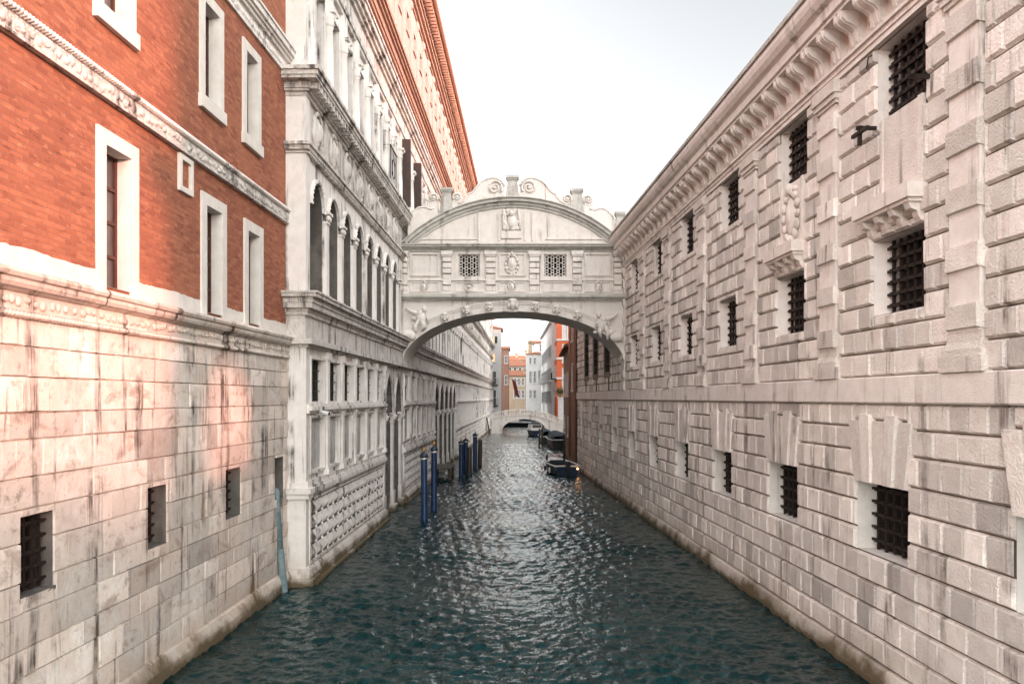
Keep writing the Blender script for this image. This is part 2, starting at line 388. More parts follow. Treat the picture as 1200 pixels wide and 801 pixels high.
# ------------------------------------------------------------------ the stone prison on the right
PS0, PE = 3.3, 56.0
pr = wall_frame('stone_prison', 7.06, -.043, PS0)
tag(pr, 'rusticated pale pink stone prison with iron barred windows and bracketed cornice along the canal', 'prison building')
mb = lambda: MB(1, PS0)
BAY = 4.47
low = [(12.5 + BAY*i + (.1 if i else 0), 14.15 + BAY*i + (.05 if i else 0), 6.45, 7.76) for i in range(6)]
upp = [(12.44 + BAY*i, 14.0 + BAY*i, 9.82, 11.12) for i in range(6)]
grd = [(8.55, 10.4, 2.2, 3.46)] + [(12.95 + 4.5*i, 14.75 + 4.45*i, 2.22, 3.48) for i in range(8)]
grd += [(49.0, 50.2, 2.2, 3.5), (53, 54, 2.2, 3.5)]
archw = [(42.2, 43.9), (46.4, 48.1), (50.3, 52.0)]
ARCH = (4.55, 7.55, 6.75, 9.3)  # unseen opening, shaped so sun through it lands as an arched patch
# core wall behind the blocks
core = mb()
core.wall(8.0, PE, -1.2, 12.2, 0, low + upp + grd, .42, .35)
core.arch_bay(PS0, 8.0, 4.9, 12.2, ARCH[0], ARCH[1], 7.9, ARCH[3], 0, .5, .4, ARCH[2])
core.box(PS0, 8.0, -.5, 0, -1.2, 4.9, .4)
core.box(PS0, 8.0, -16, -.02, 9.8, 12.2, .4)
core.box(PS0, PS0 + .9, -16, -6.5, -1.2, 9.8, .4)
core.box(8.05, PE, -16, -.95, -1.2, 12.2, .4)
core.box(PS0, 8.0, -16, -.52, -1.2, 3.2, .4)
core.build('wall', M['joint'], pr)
# rusticated blocks, course by course
b = mb()
def voids(z0, z1): return [o for o in low + upp + grd]
KW = [(o[0] + .02, o[1] - .02) for o in grd]
def courses(z0, z1, hs):
    z = z0; i = 0; out = []
    while z < z1 - .05:
        h = hs[i % len(hs)]
        if z + h > z1 - .12: h = z1 - z
        out.append((z, z + h)); z += h; i += 1
    return out
pil_s = [6.55, 11.0] + [15.45 + BAY*i for i in range(9)]
extra = [(o[0] + .02, o[1] - .02, o[3], 4.60) for o in grd]             # flat arches over ground windows
panels = [(12.5, 13.85, 8.36, 9.82), (17.1, 18.4, 8.3, 9.82)]            # recessed panels between the storeys
extra += panels + [(p, p + .78, 5.37, 12) for p in pil_s if p > 8]
extra += [(42.0, 44.1, 6.1, 10.8), (46.2, 48.3, 6.1, 10.8), (50.1, 52.2, 6.1, 10.8)]
allv = low + upp + grd + extra
ci = 0
for z0, z1 in courses(.36, 4.90, [.43, .49]) + courses(5.37, 11.15, [.43, .42]):
    ci += 1
    s = 8.0 - random.uniform(0, .3)
    while s < PE:
        L = random.uniform(.58, .72) if ci % 2 else random.uniform(.44, .54)
        if random.random() < .12: L *= 1.3
        e = min(s + L, PE)
        tn = min(1, max(0, random.gauss(.55, .22)))
        for r in subtract((max(s, 8.0), e, z0, z1), allv):
            b.block(r[0] + .004, r[1] - .004, r[2] + .016, r[3] - .006, .002, random.uniform(.055, .078), .034, tn, .005)
        s = e
b.build('rusticated_blocks', M['rustic'], pr)
# plinth at the water
p = mb(); s = 8.0 - 4
while s < PE:
    L = random.uniform(1.3, 2.0); e = min(s + L, PE)
    p.prism_s([(-.05, -1.2), (.20, -1.2), (.17, .1), (.12, .33), (.10, .36), (-.05, .36)], s + .006, e - .006, random.gauss(.5, .2)); s = e
p.build('plinth', M['rustic'], pr)
# flat string course
p = mb(); s = 5.0
while s < PE:
    L = random.uniform(1.8, 2.6); e = min(s + L, PE)
    p.prism_s([(-.02, 4.90), (.10, 4.90), (.13, 4.93), (.13, 5.35), (.10, 5.37), (-.02, 5.37)], s + .003, e - .003, random.gauss(.55, .15)); s = e
p.build('string_course', M['trim_stone'], pr)
w = mb(); w.box(PS0, 8.0, -16, -.3, 12.1, 24.0)  # unseen upper block added to keep sun off the brick wall opposite
for z0, z1, pp in ((17.6, 18.0, .15), (23.2, 23.5, .2), (23.5, 23.8, .4), (23.8, 24.1, .6)): w.box(PS0 - pp, 8.0 + pp, -16, -.3 + pp, z0, z1)
w.build('front_attic', M['trim_stone'], pr)
# flat arch over every ground window, grilles
def grille(s0, s1, z0, z1, n, nv, nh, r=.022, parent=None, spikes=True, out=.0):
    q = MB(1 if parent_sg[0] > 0 else -1, parent_sg[1])
    for i in range(nv):
        s = s0 + (s1 - s0) * (i + .5) / nv
        ds = random.uniform(-.012, .012); dn = random.uniform(-.012, .012); zz0 = z0 - (random.uniform(.03, .09) if spikes else 0)
        q.hexa([(s - r, n - r, zz0), (s + r, n - r, zz0), (s + r, n + r, zz0), (s - r, n + r, zz0)], [(s - r + ds, n - r + dn, z1 + .02), (s + r + ds, n - r + dn, z1 + .02), (s + r + ds, n + r + dn, z1 + .02), (s - r + ds, n + r + dn, z1 + .02)])
    for j in range(nh):
        z = z0 + (z1 - z0) * (j + .5) / nh
        q.box(s0 - .02, s1 + .02, n + .3*r, n + 2.1*r, z - r, z + r)
        for i in range(nv):
            s = s0 + (s1 - s0) * (i + .5) / nv
            q.box(s - 1.7*r, s + 1.7*r, n - 1.5*r, n + 2.6*r, z - 1.5*r, z + 1.5*r)
    return q.build('grille', M['iron'], parent)
parent_sg = (1, PS0)
def barred(o, depth, splay, nv, nh, reveal_mat, gn):
    w = mb(); a, bb, c, d = o; e = splay
    w.reveal(a + .003, bb - .003, c + .003, d - .003, .004, depth, .5, splay)
    win = w.build('window', reveal_mat, pr)
    q = mb(); q.box(a + e + .001, bb - e - .001, -depth - .3, -depth + .006, c + .003, d - .003); q.build('dark_interior', M['dark'], win)
    grille(a + e*.6 + .04, bb - e*.6 - .04, c + .06, d - .03, gn, nv, nh, .024, win)
    return win
for o in grd: barred(o, .40, .0, 6, 5, M['plaster'], -.30)
for o in low: barred(o, .40, .12, 6, 6, M['trim_stone'], -.24)
for o in upp: barred(o, .40, .08, 6, 6, M['trim_stone'], -.20)
for o in grd:
    w = mb(); a, bb, c, d = o; m = (a + bb) / 2; hw = (bb - a) / 2 + .02; top = 4.60; k5 = 5
    for i in range(k5):
        u0, u1 = -1 + 2*i/k5, -1 + 2*(i+1)/k5
        lo0, lo1 = m + u0*hw*.98, m + u1*hw*.98; t0, t1 = m + u0*hw*1.22, m + u1*hw*1.22
        t0 -= 0; pj = .10 if i % 2 == 0 else .125; top = 4.60 if i % 2 == 0 else 4.72
        sl = .12
        A = [(lo0 + .012, .002, d + .0), (lo1 - .012, .002, d), (t1 - .012, .002, top - .006), (t0 + .012, .002, top - .006)]
        w.hexa(A, [(x + (.035 if q in (0, 3) else -.035), pj, z + (.015 if q < 2 else -.015)) for q, (x, n, z) in enumerate(A)], random.gauss(.55, .15))
    w.build('flat_arch', M['rustic'], pr)
# pilasters with banded blocks, base and capital
for ps in pil_s:
    if ps < 8 or ps > 41: continue
    w = mb(); wsh = mb(); z = 5.95; i = 0
    w.box(ps - .12, ps + .90, .001, .17, 5.372, 5.60); w.box(ps - .07, ps + .85, .001, .15, 5.60, 5.70)
    w.prism_s([(.001, 5.70), (.14, 5.70), (.10, 5.80), (.085, 5.95), (.001, 5.95)], ps - .02, ps + .80)
    while z < 10.6:
        h = .43 if i % 2 == 0 else .42
        if i % 2 == 0: w.block(ps - .02, ps + .80, z + .005, z + h - .005, .001, .145, .04, random.gauss(.55, .15), .008)
        z += h; i += 1
    wsh.box(ps + .03, ps + .75, -.02, .092, 5.94, 10.74, .6)
    for pz0, pz1, pp in ((10.73, 10.80, .13), (10.80, 10.91, .17), (10.91, 11.149, .21)): w.box(ps - pp + .08, ps + .70 + pp, .001, pp, pz0, pz1)
    wsh.build('shaft', M['trim_stone'], w.build('pilaster', M['rustic'], pr))
# panels, hoods and coat of arms on the first two bays
for (a, bb, c, d), mm in ((panels[0], 'rustic'), (panels[1], 'trim_stone')):
    w = mb(); w.box(a + .14, bb - .02, .002, .035, c + .02, d - .02, .6); w.box(a + .0, a + .13, .002, .07, c + .02, d - .02, .7); w.box(bb - .10, bb - .01, .002, .06, c + .02, d - .02, .7)
    w.build('infill_panel', M[mm], pr)
for (a, bb, z0) in ((12.45, 14.30, 7.82), (17.05, 18.75, 7.82)):
    w = mb()
    w.box(a, bb, .002, .34, z0 + .34, z0 + .58); w.box(a + .05, bb - .05, .002, .29, z0 + .28, z0 + .34)
    nb = 4
    for i in range(nb):
        s = a + .1 + (bb - a - .36) * i / (nb - 1)
        w.prism_s([(.002, z0), (.06, z0), (.10, z0 + .06), (.12, z0 + .14), (.22, z0 + .18), (.27, z0 + .28), (.002, z0 + .28)], s, s + .16)
    w.build('window_hood', M['trim_stone'], pr)
def crest(q, s, n, z, w, h, seed=0, tone=.5):
    r = random.Random(seed)
    q.ell((s, n, z), (w*.30, .07, h*.34), 12, 8); q.ell((s, n + .03, z + .02*h), (w*.18, .07, h*.2), 10, 6)
    for i in range(14):
        t = 2*math.pi*i/14; q.ell((s + w*.40*math.cos(t), n + .01, z + h*.42*math.sin(t)), (w*.11*r.uniform(.7, 1.3), .06, h*.085*r.uniform(.7, 1.3)), 8, 5)
    q.ell((s, n + .03, z + h*.48), (w*.14, .10, h*.11), 8, 6); q.ell((s - w*.22, n, z + h*.45), (w*.12, .06, h*.06), 8, 5); q.ell((s + w*.22, n, z + h*.45), (w*.12, .06, h*.06), 8, 5)
    q.ell((s, n, z - h*.47), (w*.1, .06, h*.08), 8, 5)
w = mb(); crest(w, 17.75, .06, 9.05, .95, 1.25, 3); w.build('carved_coat_of_arms', M['trim_stone'], pr)
# rusty stay irons beside the near upper window
w = mb(); w.box(13.92, 13.98, .02, .42, 9.70, 9.76); w.box(13.9, 13.96, .34, .40, 9.42, 9.76); w.box(13.6, 14.15, .36, .42, 9.60, 9.66); w.build('stay_iron', M['iron'], pr)
w = mb(); w.box(12.30, 12.36, .02, .42, 9.95, 10.01); w.tube([(12.3, .3, 9.98), (12.15, .42, 9.98)], .03); w.build('stay_iron', M['iron'], pr)
w = mb(); w.tube([(14.1, .02, 11.1), (14.12, .12, 11.05), (14.12, .14, 10.92)], .012)
w.tube([(14.12 + .035*math.cos(t), .14, 10.88 + .035*math.sin(t)) for t in np.linspace(0, 6.28, 9)], .01)
w.build('iron_hook', M['iron'], pr)
# three arched niches beyond the bridge
for a, bb in archw:
    w = mb(); w.arch_bay(a - .2, bb + .2, 6.1, 10.8, a, bb, 9.3, 10.2, .07, .5, .4, 6.4)
    win = w.build('arched_window', M['rustic_old'], pr)
    q = mb(); q.poly([(a, -.06 + .008, 6.4), (bb, -.06 + .008, 6.4), (bb, -.052, 10.3), (a, -.052, 10.3)]); q.build('dark_interior', M['dark'], win)
    q = mb()
    for i in range(5):
        s = a + (bb - a)*(i + .5)/5; q.box(s - .02, s + .02, .0, .04, 6.4, 10.0)
    for j in range(6): q.box(a, bb, .005, .045, 6.8 + .5*j, 6.85 + .5*j)
    q.build('grille', M['iron'], win)
# architrave, frieze and cornice
zc = lambda z: 11.15 + (z - 11.28)*.711
nc_ = lambda n: n*.86 if n > .2 else n
w = mb()
for z0, z1, pp in ((11.28, 11.42, .10), (11.42, 11.55, .13), (11.55, 11.64, .18), (11.64, 12.36, .06), (12.36, 12.44, .12)):
    s = PS0
    while s < PE:
        e = min(s + 2.235, PE); w.box(s + .002, e - .002, -.3, pp, zc(z0), zc(z1), random.gauss(.55, .1)); s = e
w.build('frieze', M['trim_stone'], pr)
w = mb(); s = PS0 - .2
prof = [(-.3, 12.44), (.62, 12.44), (.62, 12.52), (.68, 12.55), (.70, 12.80), (.74, 12.84), (.80, 12.88), (.88, 13.02), (.92, 13.16), (.92, 13.26), (.90, 13.34), (-.3, 13.42)]
while s < PE:
    e = min(s + random.uniform(1.6, 2.4), PE); w.prism_s([(nc_(n), zc(z)) for n, z in prof], s + .003, e - .003, random.gauss(.5, .15)); s = e
cor = w.build('cornice', M['trim_stone'], pr)
w = mb(); w.prism_s([(nc_(n), zc(z)) for n, z in [(.90, 13.345), (.97, 13.34), (.98, 13.46), (.6, 13.56), (-15, 16.2), (-15, 13.43), (-.3, 13.43)]], PS0, PE); w.build('roof', M['lead'], pr)
cprof = [(.0, 11.62), (.16, 11.66), (.22, 11.74), (.24, 11.86), (.27, 11.98), (.36, 12.08), (.50, 12.16), (.58, 12.26), (.60, 12.36), (.60, 12.44), (.0, 12.44)]
cprof = [(nc_(n), zc(z)) for n, z in cprof]
c0 = mb(); c0.prism_s(cprof, 7.6, 7.95); c0.prism_s([(n + .02, z) for n, z in cprof[1:-1]] + [(.02, zc(12.43))], 7.66, 7.72); c0.prism_s([(n + .02, z) for n, z in cprof[1:-1]] + [(.02, zc(12.43))], 7.83, 7.89)
cb = c0.build('corbel', M['trim_stone'], cor)
i = 1
while 7.6 + .745*i < PE - .6:
    c = cb.copy(); col.objects.link(c); c.parent = cor; c.location.x = .745 * i; i += 1

# ------------------------------------------------------------------ brick building on the left
BS0, BE = 2.0, 21.9
br = wall_frame('brick_building', -6.86, .037, BS0)
tag(br, 'red brick building with white framed windows above a stained pale stone base on the canal', 'brick building')
mbb = lambda: MB(-1, BS0)
bw = [(12.45, 13.22, 6.75, 8.97), (16.2, 16.98, 6.75, 8.93), (18.5, 19.25, 6.75, 8.9), (8.3, 9.1, 6.75, 8.95)]
bu = [(12.38, 13.15, 11.1, 13.1), (16.12, 16.85, 11.1, 13.05), (18.4, 19.12, 11.1, 13.05), (8.3, 9.1, 11.1, 13.1)]
lw = [(10.38, 11.1, 2.38, 3.43), (13.74, 14.45, 2.38, 3.43), (17.13, 18.0, 2.38, 3.43), (20.29, 21.0, 2.4, 3.45), (6.9, 7.6, 2.38, 3.43)]
w = mbb(); w.wall(BS0, BE, 6.4, 19.0, 0, bw + bu, .5); w.box(BS0, BE, -14, -1.0, -1.2, 19.0)
w.build('wall', M['brick'], br)
for i, o in enumerate(bw + bu):
    a, bb, c, d = o; t = .24 if i < 4 else .22
    w = mbb(); pj = .045
    w.box(a - t, a, .001, pj, c - (.1 if i < 4 else t), d + t); w.box(bb, bb + t, .001, pj, c - (.1 if i < 4 else t), d + t); w.box(a, bb, .001, pj, d, d + t)
    if i >= 4: w.box(a - t - .03, bb + t + .03, .001, pj + .05, c - t - .04, c - .001)
    w.reveal(a + .002, bb - .002, c, d - .002, pj - .001, .30)
    fr = w.build('window', M['plaster'], br)
    q = mbb(); q.poly([(a, -.245, c), (bb, -.245, c), (bb, -.245, d), (a, -.245, d)]); q.build('pane', M['old_glass'], fr)
    q = mbb(); m = (a + bb) / 2
    for s in (a + .035, m, bb - .035): q.box(s - .03, s + .03, -.24, -.20, c, d)
    for j in range(5):
        z = c + (d - c) * j / 4; q.box(a, bb, -.238, -.205, max(c, z - .025), z + .025)
    q.build('frame', M['wood_red'], fr)
w = mbb(); 
for s0, s1, z0, z1 in ((14.96, 15.54, 8.92, 9.02), (14.96, 15.54, 9.52, 9.62), (14.96, 15.06, 9.02, 9.52), (15.44, 15.54, 9.02, 9.52)): w.box(s0, s1, .001, .06, z0, z1)
w.build('stone_plaque', M['plaster'], br)
# irregular plaster band over the cornice
w = mbb(); s = BS0; pz = 7.0; wasin = False
cuts = sorted([x for o in bw for x in (o[0] - .24, o[1] + .24)])
while s < BE:
    e = s + random.uniform(.03, .14)
    for cth in cuts:
        if s < cth < e: e = cth
    e = min(e, BE); z = 6.97 + random.uniform(-.012, .012) + .012*math.sin(e*3.1)
    mid = (s + e) / 2
    inn = any(o[0] - .24 < mid < o[1] + .24 for o in bw)
    if inn and not wasin and w.V: w.build('plaster_band', M['plaster'], br); w = mbb()
    wasin = inn
    if not any(o[0] - .24 < mid < o[1] + .24 for o in bw):
        w.hexa([(s, .001, 6.6), (e, .001, 6.6), (e, .001, z), (s, .001, pz)], [(s, .012, 6.6), (e, .012, 6.6), (e, .012, z), (s, .012, pz)])
    pz = z; s = e
w.build('plaster_band', M['plaster'], br)
# carved string with rope edge
w = mbb(); w.box(BS0, BE, .001, .07, 9.68, 9.98); w.box(BS0, BE, .001, .10, 9.66, 9.70)
rs = random.Random(5); s = BS0
while s < BE:
    w.ell((s, .07, 9.82 + rs.uniform(-.05, .05)), (rs.uniform(.05, .11), .035, rs.uniform(.05, .09)), 7, 5); s += rs.uniform(.10, .19)
st = w.build('carved_string_course', M['istrian_carved'], br)
w = mbb(); s = BS0
while s < BE:
    w.tube([(s, .07, 9.97), (s + .05, .13, 10.01), (s + .10, .09, 10.05)], .032, 6); s += .075
w.build('rope_moulding', M['istrian'], st)
# upper cornice
w = mbb()
for z0, z1, pp in ((13.62, 13.95, .06), (13.95, 14.03, .14), (14.03, 14.10, .20), (14.10, 14.24, .26), (14.24, 14.30, .30)): w.box(BS0, BE, .001, pp, z0, z1)
s = BS0
while s < BE:
    w.ell((s, .06, 13.78), (rs.uniform(.06, .12), .03, rs.uniform(.06, .1)), 7, 5); s += rs.uniform(.14, .24)
w.build('upper_cornice', M['istrian'], br)
w = mbb(); w.prism_s([(.35, 19.0), (.35, 19.15), (-14, 22), (-14, 19.0)], BS0, BE); w.build('roof', M['roof_tile'], br)
# lower cornice
w = mbb()
pf = [(-.05, 6.08), (.09, 6.08), (.09, 6.12), (.075, 6.15), (.075, 6.36), (.12, 6.38), (.15, 6.40), (.20, 6.42), (.23, 6.47), (.23, 6.52), (.27, 6.54), (.29, 6.59), (.27, 6.63), (.23, 6.65), (-.05, 6.67)]
s = BS0
while s < BE - .05:
    e = min(s + rs.uniform(1.5, 2.6), BE); w.prism_s(pf, s + .002, e - .002, rs.gauss(.5, .2)); s = e
s = BS0
while s < BE - .1:
    w.ell((s, .085, 6.26 + rs.uniform(-.03, .03)), (rs.uniform(.05, .10), .03, rs.uniform(.04, .07)), 7, 5); s += rs.uniform(.12, .22)
lc = w.build('lower_cornice', M['ashlar'], br)
w = mbb(); s = BS0
while s < BE - .1:
    w.tube([(s, .06, 6.05), (s + .05, .12, 6.085), (s + .10, .08, 6.12)], .03, 6); s += .075
w.build('rope_moulding', M['ashlar'], lc)
# ashlar base
core = mbb(); core.wall(BS0, BE, -1.2, 6.08, .012, lw, .5, .2); core.build('base_core', M['ashlar'], br)
w = mbb(); hs_ = [.42, .50, .36, .47, .40, .52, .44]; ci = 0
for z0, z1 in courses(.42, 6.06, hs_):
    s = BS0 - random.uniform(0, .5)
    while s < BE:
        L = random.choice([.55, .7, .85, 1.0, 1.2, 1.5]) * random.uniform(.9, 1.1); e = min(s + L, BE)
        tn = min(1, max(0, random.gauss(.6, .28))); n = .012 + random.uniform(0, .018)
        for r in subtract((max(s, BS0), e, z0, z1), lw): w.block(r[0] + .003, r[1] - .003, r[2] + .003, r[3] - .003, n - .01, .045, .012, tn, .006)
        s = e
w.build('ashlar_blocks', M['ashlar'], br)
w = mbb(); s = BS0
while s < BE:
    e = min(s + random.uniform(.9, 1.8), BE); w.prism_s([(-.05, -1.2), (.22, -1.2), (.20, .22), (.13, .40), (.09, .43), (-.05, .43)], s + .006, e - .006, random.gauss(.5, .25)); s = e
w.build('plinth', M['ashlar'], br)
parent_sg = (-1, BS0)
for i, o in enumerate(lw):
    a, bb, c, d = o
    w = mbb(); w.reveal(a + .003, bb - .003, c + .003, d - .003, .03, .30, .4); w.box(a - .02, bb + .05, -.25, .045, c - .05, c + .001, .5)
    win = w.build('base_window', M['jamb'], br)
    q = mbb(); q.poly([(a, -.26, c), (bb, -.26, c), (bb, -.26, d), (a, -.26, d)]); q.build('dark_interior', M['dark'], win)
    grille(a + .02, bb - .02, c + .03, d - .02, -.10 if i == 0 else -.22, 4, 5, .018, win, False)

# ------------------------------------------------------------------ the palace
QS, QE = 21.33, 136.0
pa = wall_frame('white_palace', -5.987, .0194, QS)
tag(pa, 'long white stone palace with arcaded windows, heavy cornices and pink sunlit attic', 'palace')
mp = lambda: MB(-1, QS)
def steps(q, lst, s0=QS, s1=QE, inner=-.6, first=True):
    for z0, z1, pp in lst: q.box(s0 - (pp if first else 0), s1, inner, pp, z0, z1)
POR1 = (32.9, 37.9); POR2 = (50.6, 66.0)
# body: solid behind the facade, open at the portals
w = mp()
w.box(QS + .02, QE, -18, -1.6, -1.2, 27.2, .5)
w.box(QS + .01, QE, -1.6, -.55, 6.3, 26.5, .5)
for a, bb in ((QS + .01, POR1[0]), (POR1[1], POR2[0]), (POR2[1], QE)): w.box(a, bb, -1.6, -.5, -1.2, 6.35, .5)
w.build('wall', M['istrian'], pa)
# corner pier facing the viewer
w = mp()
w.box(QS - .05, QS + .30, -1.2, .05, -1.2, 6.36); w.box(QS - .05, QS + .34, -1.2, .05, 7.83, 11.55)
w.box(QS - .05, QS + .34, -1.2, .05, 11.8, 13.1); w.box(QS - .05, QS + .34, -1.2, .05, 13.74, 17.2)
for z0, z1, pp in ((-.9, .18, .30), (.18, .42, .18), (2.30, 2.44, .15), (2.44, 2.58, .22), (2.58, 2.72, .12)): w.box(QS - pp, QS + .5, -1.2, pp, z0, z1)
w.build('corner_pier', M['istrian'], pa)
# ---- ground storey wings
def wing(a, bb, nb, skip_dado=False, fine=True):
    w = mp()
    w.box(a, bb, -.6, .34, -1.2, .06); w.box(a, bb, -.6, .22, .06, .26); w.prism_s([(-.6, .26), (.20, .26), (.16, .36), (.10, .44), (-.6, .44)], a, bb)
    w.box(a, bb, -.6, .02, .44, 2.30)
    for z0, z1, pp in ((2.30, 2.40, .08), (2.40, 2.54, .18), (2.54, 2.62, .14), (2.62, 2.76, .08)): w.box(a, bb, -.6, pp, z0, z1)
    w.build('ground_storey_base', M['istrian'], pa)
    # lozenge dado
    w = mp(); x0, x1 = a + .38, bb - .22; nc = max(3, int((x1 - x0) / .62)); cw_ = (x1 - x0) / nc; rows = 4; ch = 1.62 / rows
    for i in range(nc):
        for j in range(rows):
            s0, z0 = x0 + i*cw_, .56 + j*ch
            c = (s0 + cw_*.5, .13, z0 + ch*.5)
            P = [(s0 + .03, .0215, z0 + .03), (s0 + cw_ - .03, .0215, z0 + .03), (s0 + cw_ - .03, .0215, z0 + ch - .03), (s0 + .03, .0215, z0 + ch - .03)]
            for q in range(4): w.poly([P[q], P[(q+1) % 4], c], random.gauss(.5, .2))
            w.ell((s0, .03, z0), (.06, .045, .06), 6, 4)
    for (s0, s1, z0, z1) in ((x0 - .14, x0 - .05, .48, 2.26), (x1 + .05, x1 + .14, .48, 2.26), (x0 - .05, x1 + .05, 2.2, 2.27), (x0 - .05, x1 + .05, .47, .54)): w.box(s0, s1, .021, .08, z0, z1)
    dd = w.build('lozenge_dado', M['istrian'], pa)
    w = mp(); w.box(x0, x1, .0, .0205, .54, 2.2); w.build('dado_ground', M['jamb'], dd)
    # bays
    bwid = (bb - a - .25) / nb; ops = []
    for i in range(nb):
        s0 = a + .30 + i*bwid; ops.append((s0 + .16, s0 + bwid - .30))
    w = mp()
    for i, (o0, o1) in enumerate(ops):
        p0 = o1 + .04; 
        w.box(o1 + .10, o1 + .36, .0, .12, 2.76, 6.30); w.box(o1 + .07, o1 + .39, .0, .16, 2.76, 2.92); w.box(o1 + .07, o1 + .39, .0, .16, 6.12, 6.34)
        w.box(o1 + .07, o1 + .39, .0, .15, 4.52, 4.60)
    w.wall(a, bb, 2.76, 6.36, 0, [(o0, o1, 2.98, 4.44) for o0, o1 in ops] + [(o0, o1, 4.90, 6.08) for o0, o1 in ops], .2)
    for z0, z1, pp in ((4.58, 4.66, .12), (4.66, 4.76, .20), (4.76, 4.84, .14)): w.box(a, bb, -.3, pp, z0, z1)
    w.build('ground_storey_wall', M['istrian'], pa)
    for o0, o1 in ops:
        w = mp()
        for (z0, z1) in ((4.90, 6.08),):
            w.box(o0 - .09, o0, .0, .07, z0 - .05, z1 + .09); w.box(o1, o1 + .09, .0, .07, z0 - .05, z1 + .09); w.box(o0, o1, .0, .07, z1, z1 + .09)
        win = w.build('window', M['istrian'], pa)
        q = mp(); q.poly([(o0, -.15, 4.9), (o1, -.15, 4.9), (o1, -.15, 6.08), (o0, -.15, 6.08)]); q.build('pane', M['dark'], win)
        q = mp()
        for u in (.33, .66): q.box(o0 + (o1-o0)*u - .012, o0 + (o1-o0)*u + .012, -.12, -.098, 4.9, 6.08)
        for u in (.25, .5, .75): q.box(o0, o1, -.12, -.098, 4.9 + 1.18*u - .012, 4.9 + 1.18*u + .012)
        q.build('grille', M['iron'], win)
        w = mp(); w.box(o0 - .08, o0, .0, .06, 2.90, 4.52); w.box(o1, o1 + .08, .0, .06, 2.90, 4.52); w.box(o0, o1, .0, .06, 4.44, 4.52); w.box(o0, o1, .0, .06, 2.90, 2.98)
        pn = w.build('panel', M['istrian'], pa)
        q = mp(); q.box(o0 + .001, o1 - .001, -.19, -.10, 2.981, 4.439); q.box(o0 + .10, o1 - .10, -.10, -.07, 3.1, 4.32); q.build('marble_slab', M['marble'], pn)
wing(QS + .02, POR1[0], 6)
wing(POR1[1], POR2[0], 6)
wing(POR2[1], 90.0, 11); wing(90.0, 113.0, 11); wing(113.0, QE, 11)
# ---- water portals
def portal(a, bb, n_arch, zs, zt):
    w = mp(); rvm = mp(); bw_ = (bb - a) / n_arch; pw = .22
    for i in range(n_arch):
        s0 = a + i*bw_; w.arch_bay(s0, s0 + bw_, zs - .02, 6.36, s0 + pw, s0 + bw_ - pw, zs, zt, .0, 1.5, .5, None, True, rev=rvm)
        cu = arch_curve(s0 + pw - .10, s0 + bw_ - pw + .10, zs, zt + .14, True); ci_ = arch_curve(s0 + pw, s0 + bw_ - pw, zs, zt, True); w.band_n(ci_, cu, .0, .07)
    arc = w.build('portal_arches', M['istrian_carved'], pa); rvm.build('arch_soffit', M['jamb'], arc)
    for i in range(n_arch + 1):
        s = a + i*bw_; s = min(max(s, a + .30), bb - .30)
        w = mp(); w.box(s - .30, s + .30, -.12, .16, -1.2, .30); w.box(s - .25, s + .25, -.11, .06, .30, .9); w.box(s - .20, s + .20, -.10, .01, .9, zs - .45)
        w.box(s - .25, s + .25, -.11, .05, zs - .45, zs - .32); w.box(s - .30, s + .30, -.12, .08, zs - .10, zs); w.lathe(s, .0, [(.16, zs - .32), (.18, zs - .22), (.24, zs - .10)], 10)
        pier = w.build('portal_pier', M['istrian'], pa)
        w = mp(); w.box(s - .19, s + .19, -1.57, -.105, -1.2, zs + .4)
        if i:
            q0 = s - .20
            w.tube([(q0, -.42 + .26*math.cos(t), 4.5 + .34*math.sin(t)) for t in np.linspace(0, 6.2832, 15)], .05); w.ell((q0, -.42, 4.5), (.06, .15, .2))
            for j in range(26): w.ell((q0, random.uniform(-.75, -.18), random.uniform(1.2, 3.7)), (.05, random.uniform(.05, .13), random.uniform(.05, .13)), 7, 5)
            w.box(q0 - .05, q0, -1.5, -.5, 3.85, 3.97); w.box(q0 - .05, q0, -1.5, -.5, .95, 1.07)
        w.build('carved_return', M['jamb'], pier)
    w = mp(); w.poly([(a, -1.58, -1), (bb, -1.58, -1), (bb, -1.58, 6.3), (a, -1.58, 6.3)])
    w.box(a - .02, a + .1, -1.6, -.02, -1, 6.3); w.box(bb - .1, bb + .02, -1.6, -.02, -1, 6.3)
    # carved screen with a roundel
    for i in range(n_arch):
        m = a + (i + .5)*bw_
        w.tube([(m + .42*math.cos(t), -1.5, 4.55 + .42*math.sin(t)) for t in np.linspace(0, 6.2832, 15)], .07); w.ell((m, -1.52, 4.55), (.26, .08, .26))
        for j in range(24): w.ell((m + random.uniform(-.6, .6), -1.52, random.uniform(1.2, 3.7)), (random.uniform(.06, .16), .06, random.uniform(.06, .16)), 7, 5)
        w.box(m - .75, m + .75, -1.58, -1.46, 3.82, 3.95)
    w.build('portal_screen', M['jamb'], pa)
portal(POR1[0], POR1[1], 2, 4.35, 6.05)
portal(POR2[0], POR2[1], 5, 4.2, 6.0)
# ---- first entablature
w = mp(); steps(w, [(6.36, 6.44, .12), (6.44, 6.58, .26), (6.58, 7.22, .03), (7.22, 7.32, .10), (7.32, 7.40, .13), (7.40, 7.54, .26), (7.54, 7.68, .30), (7.68, 7.78, .42), (7.78, 7.83, .46)])
w.build('lower_entablature', M['istrian_carved'], pa)
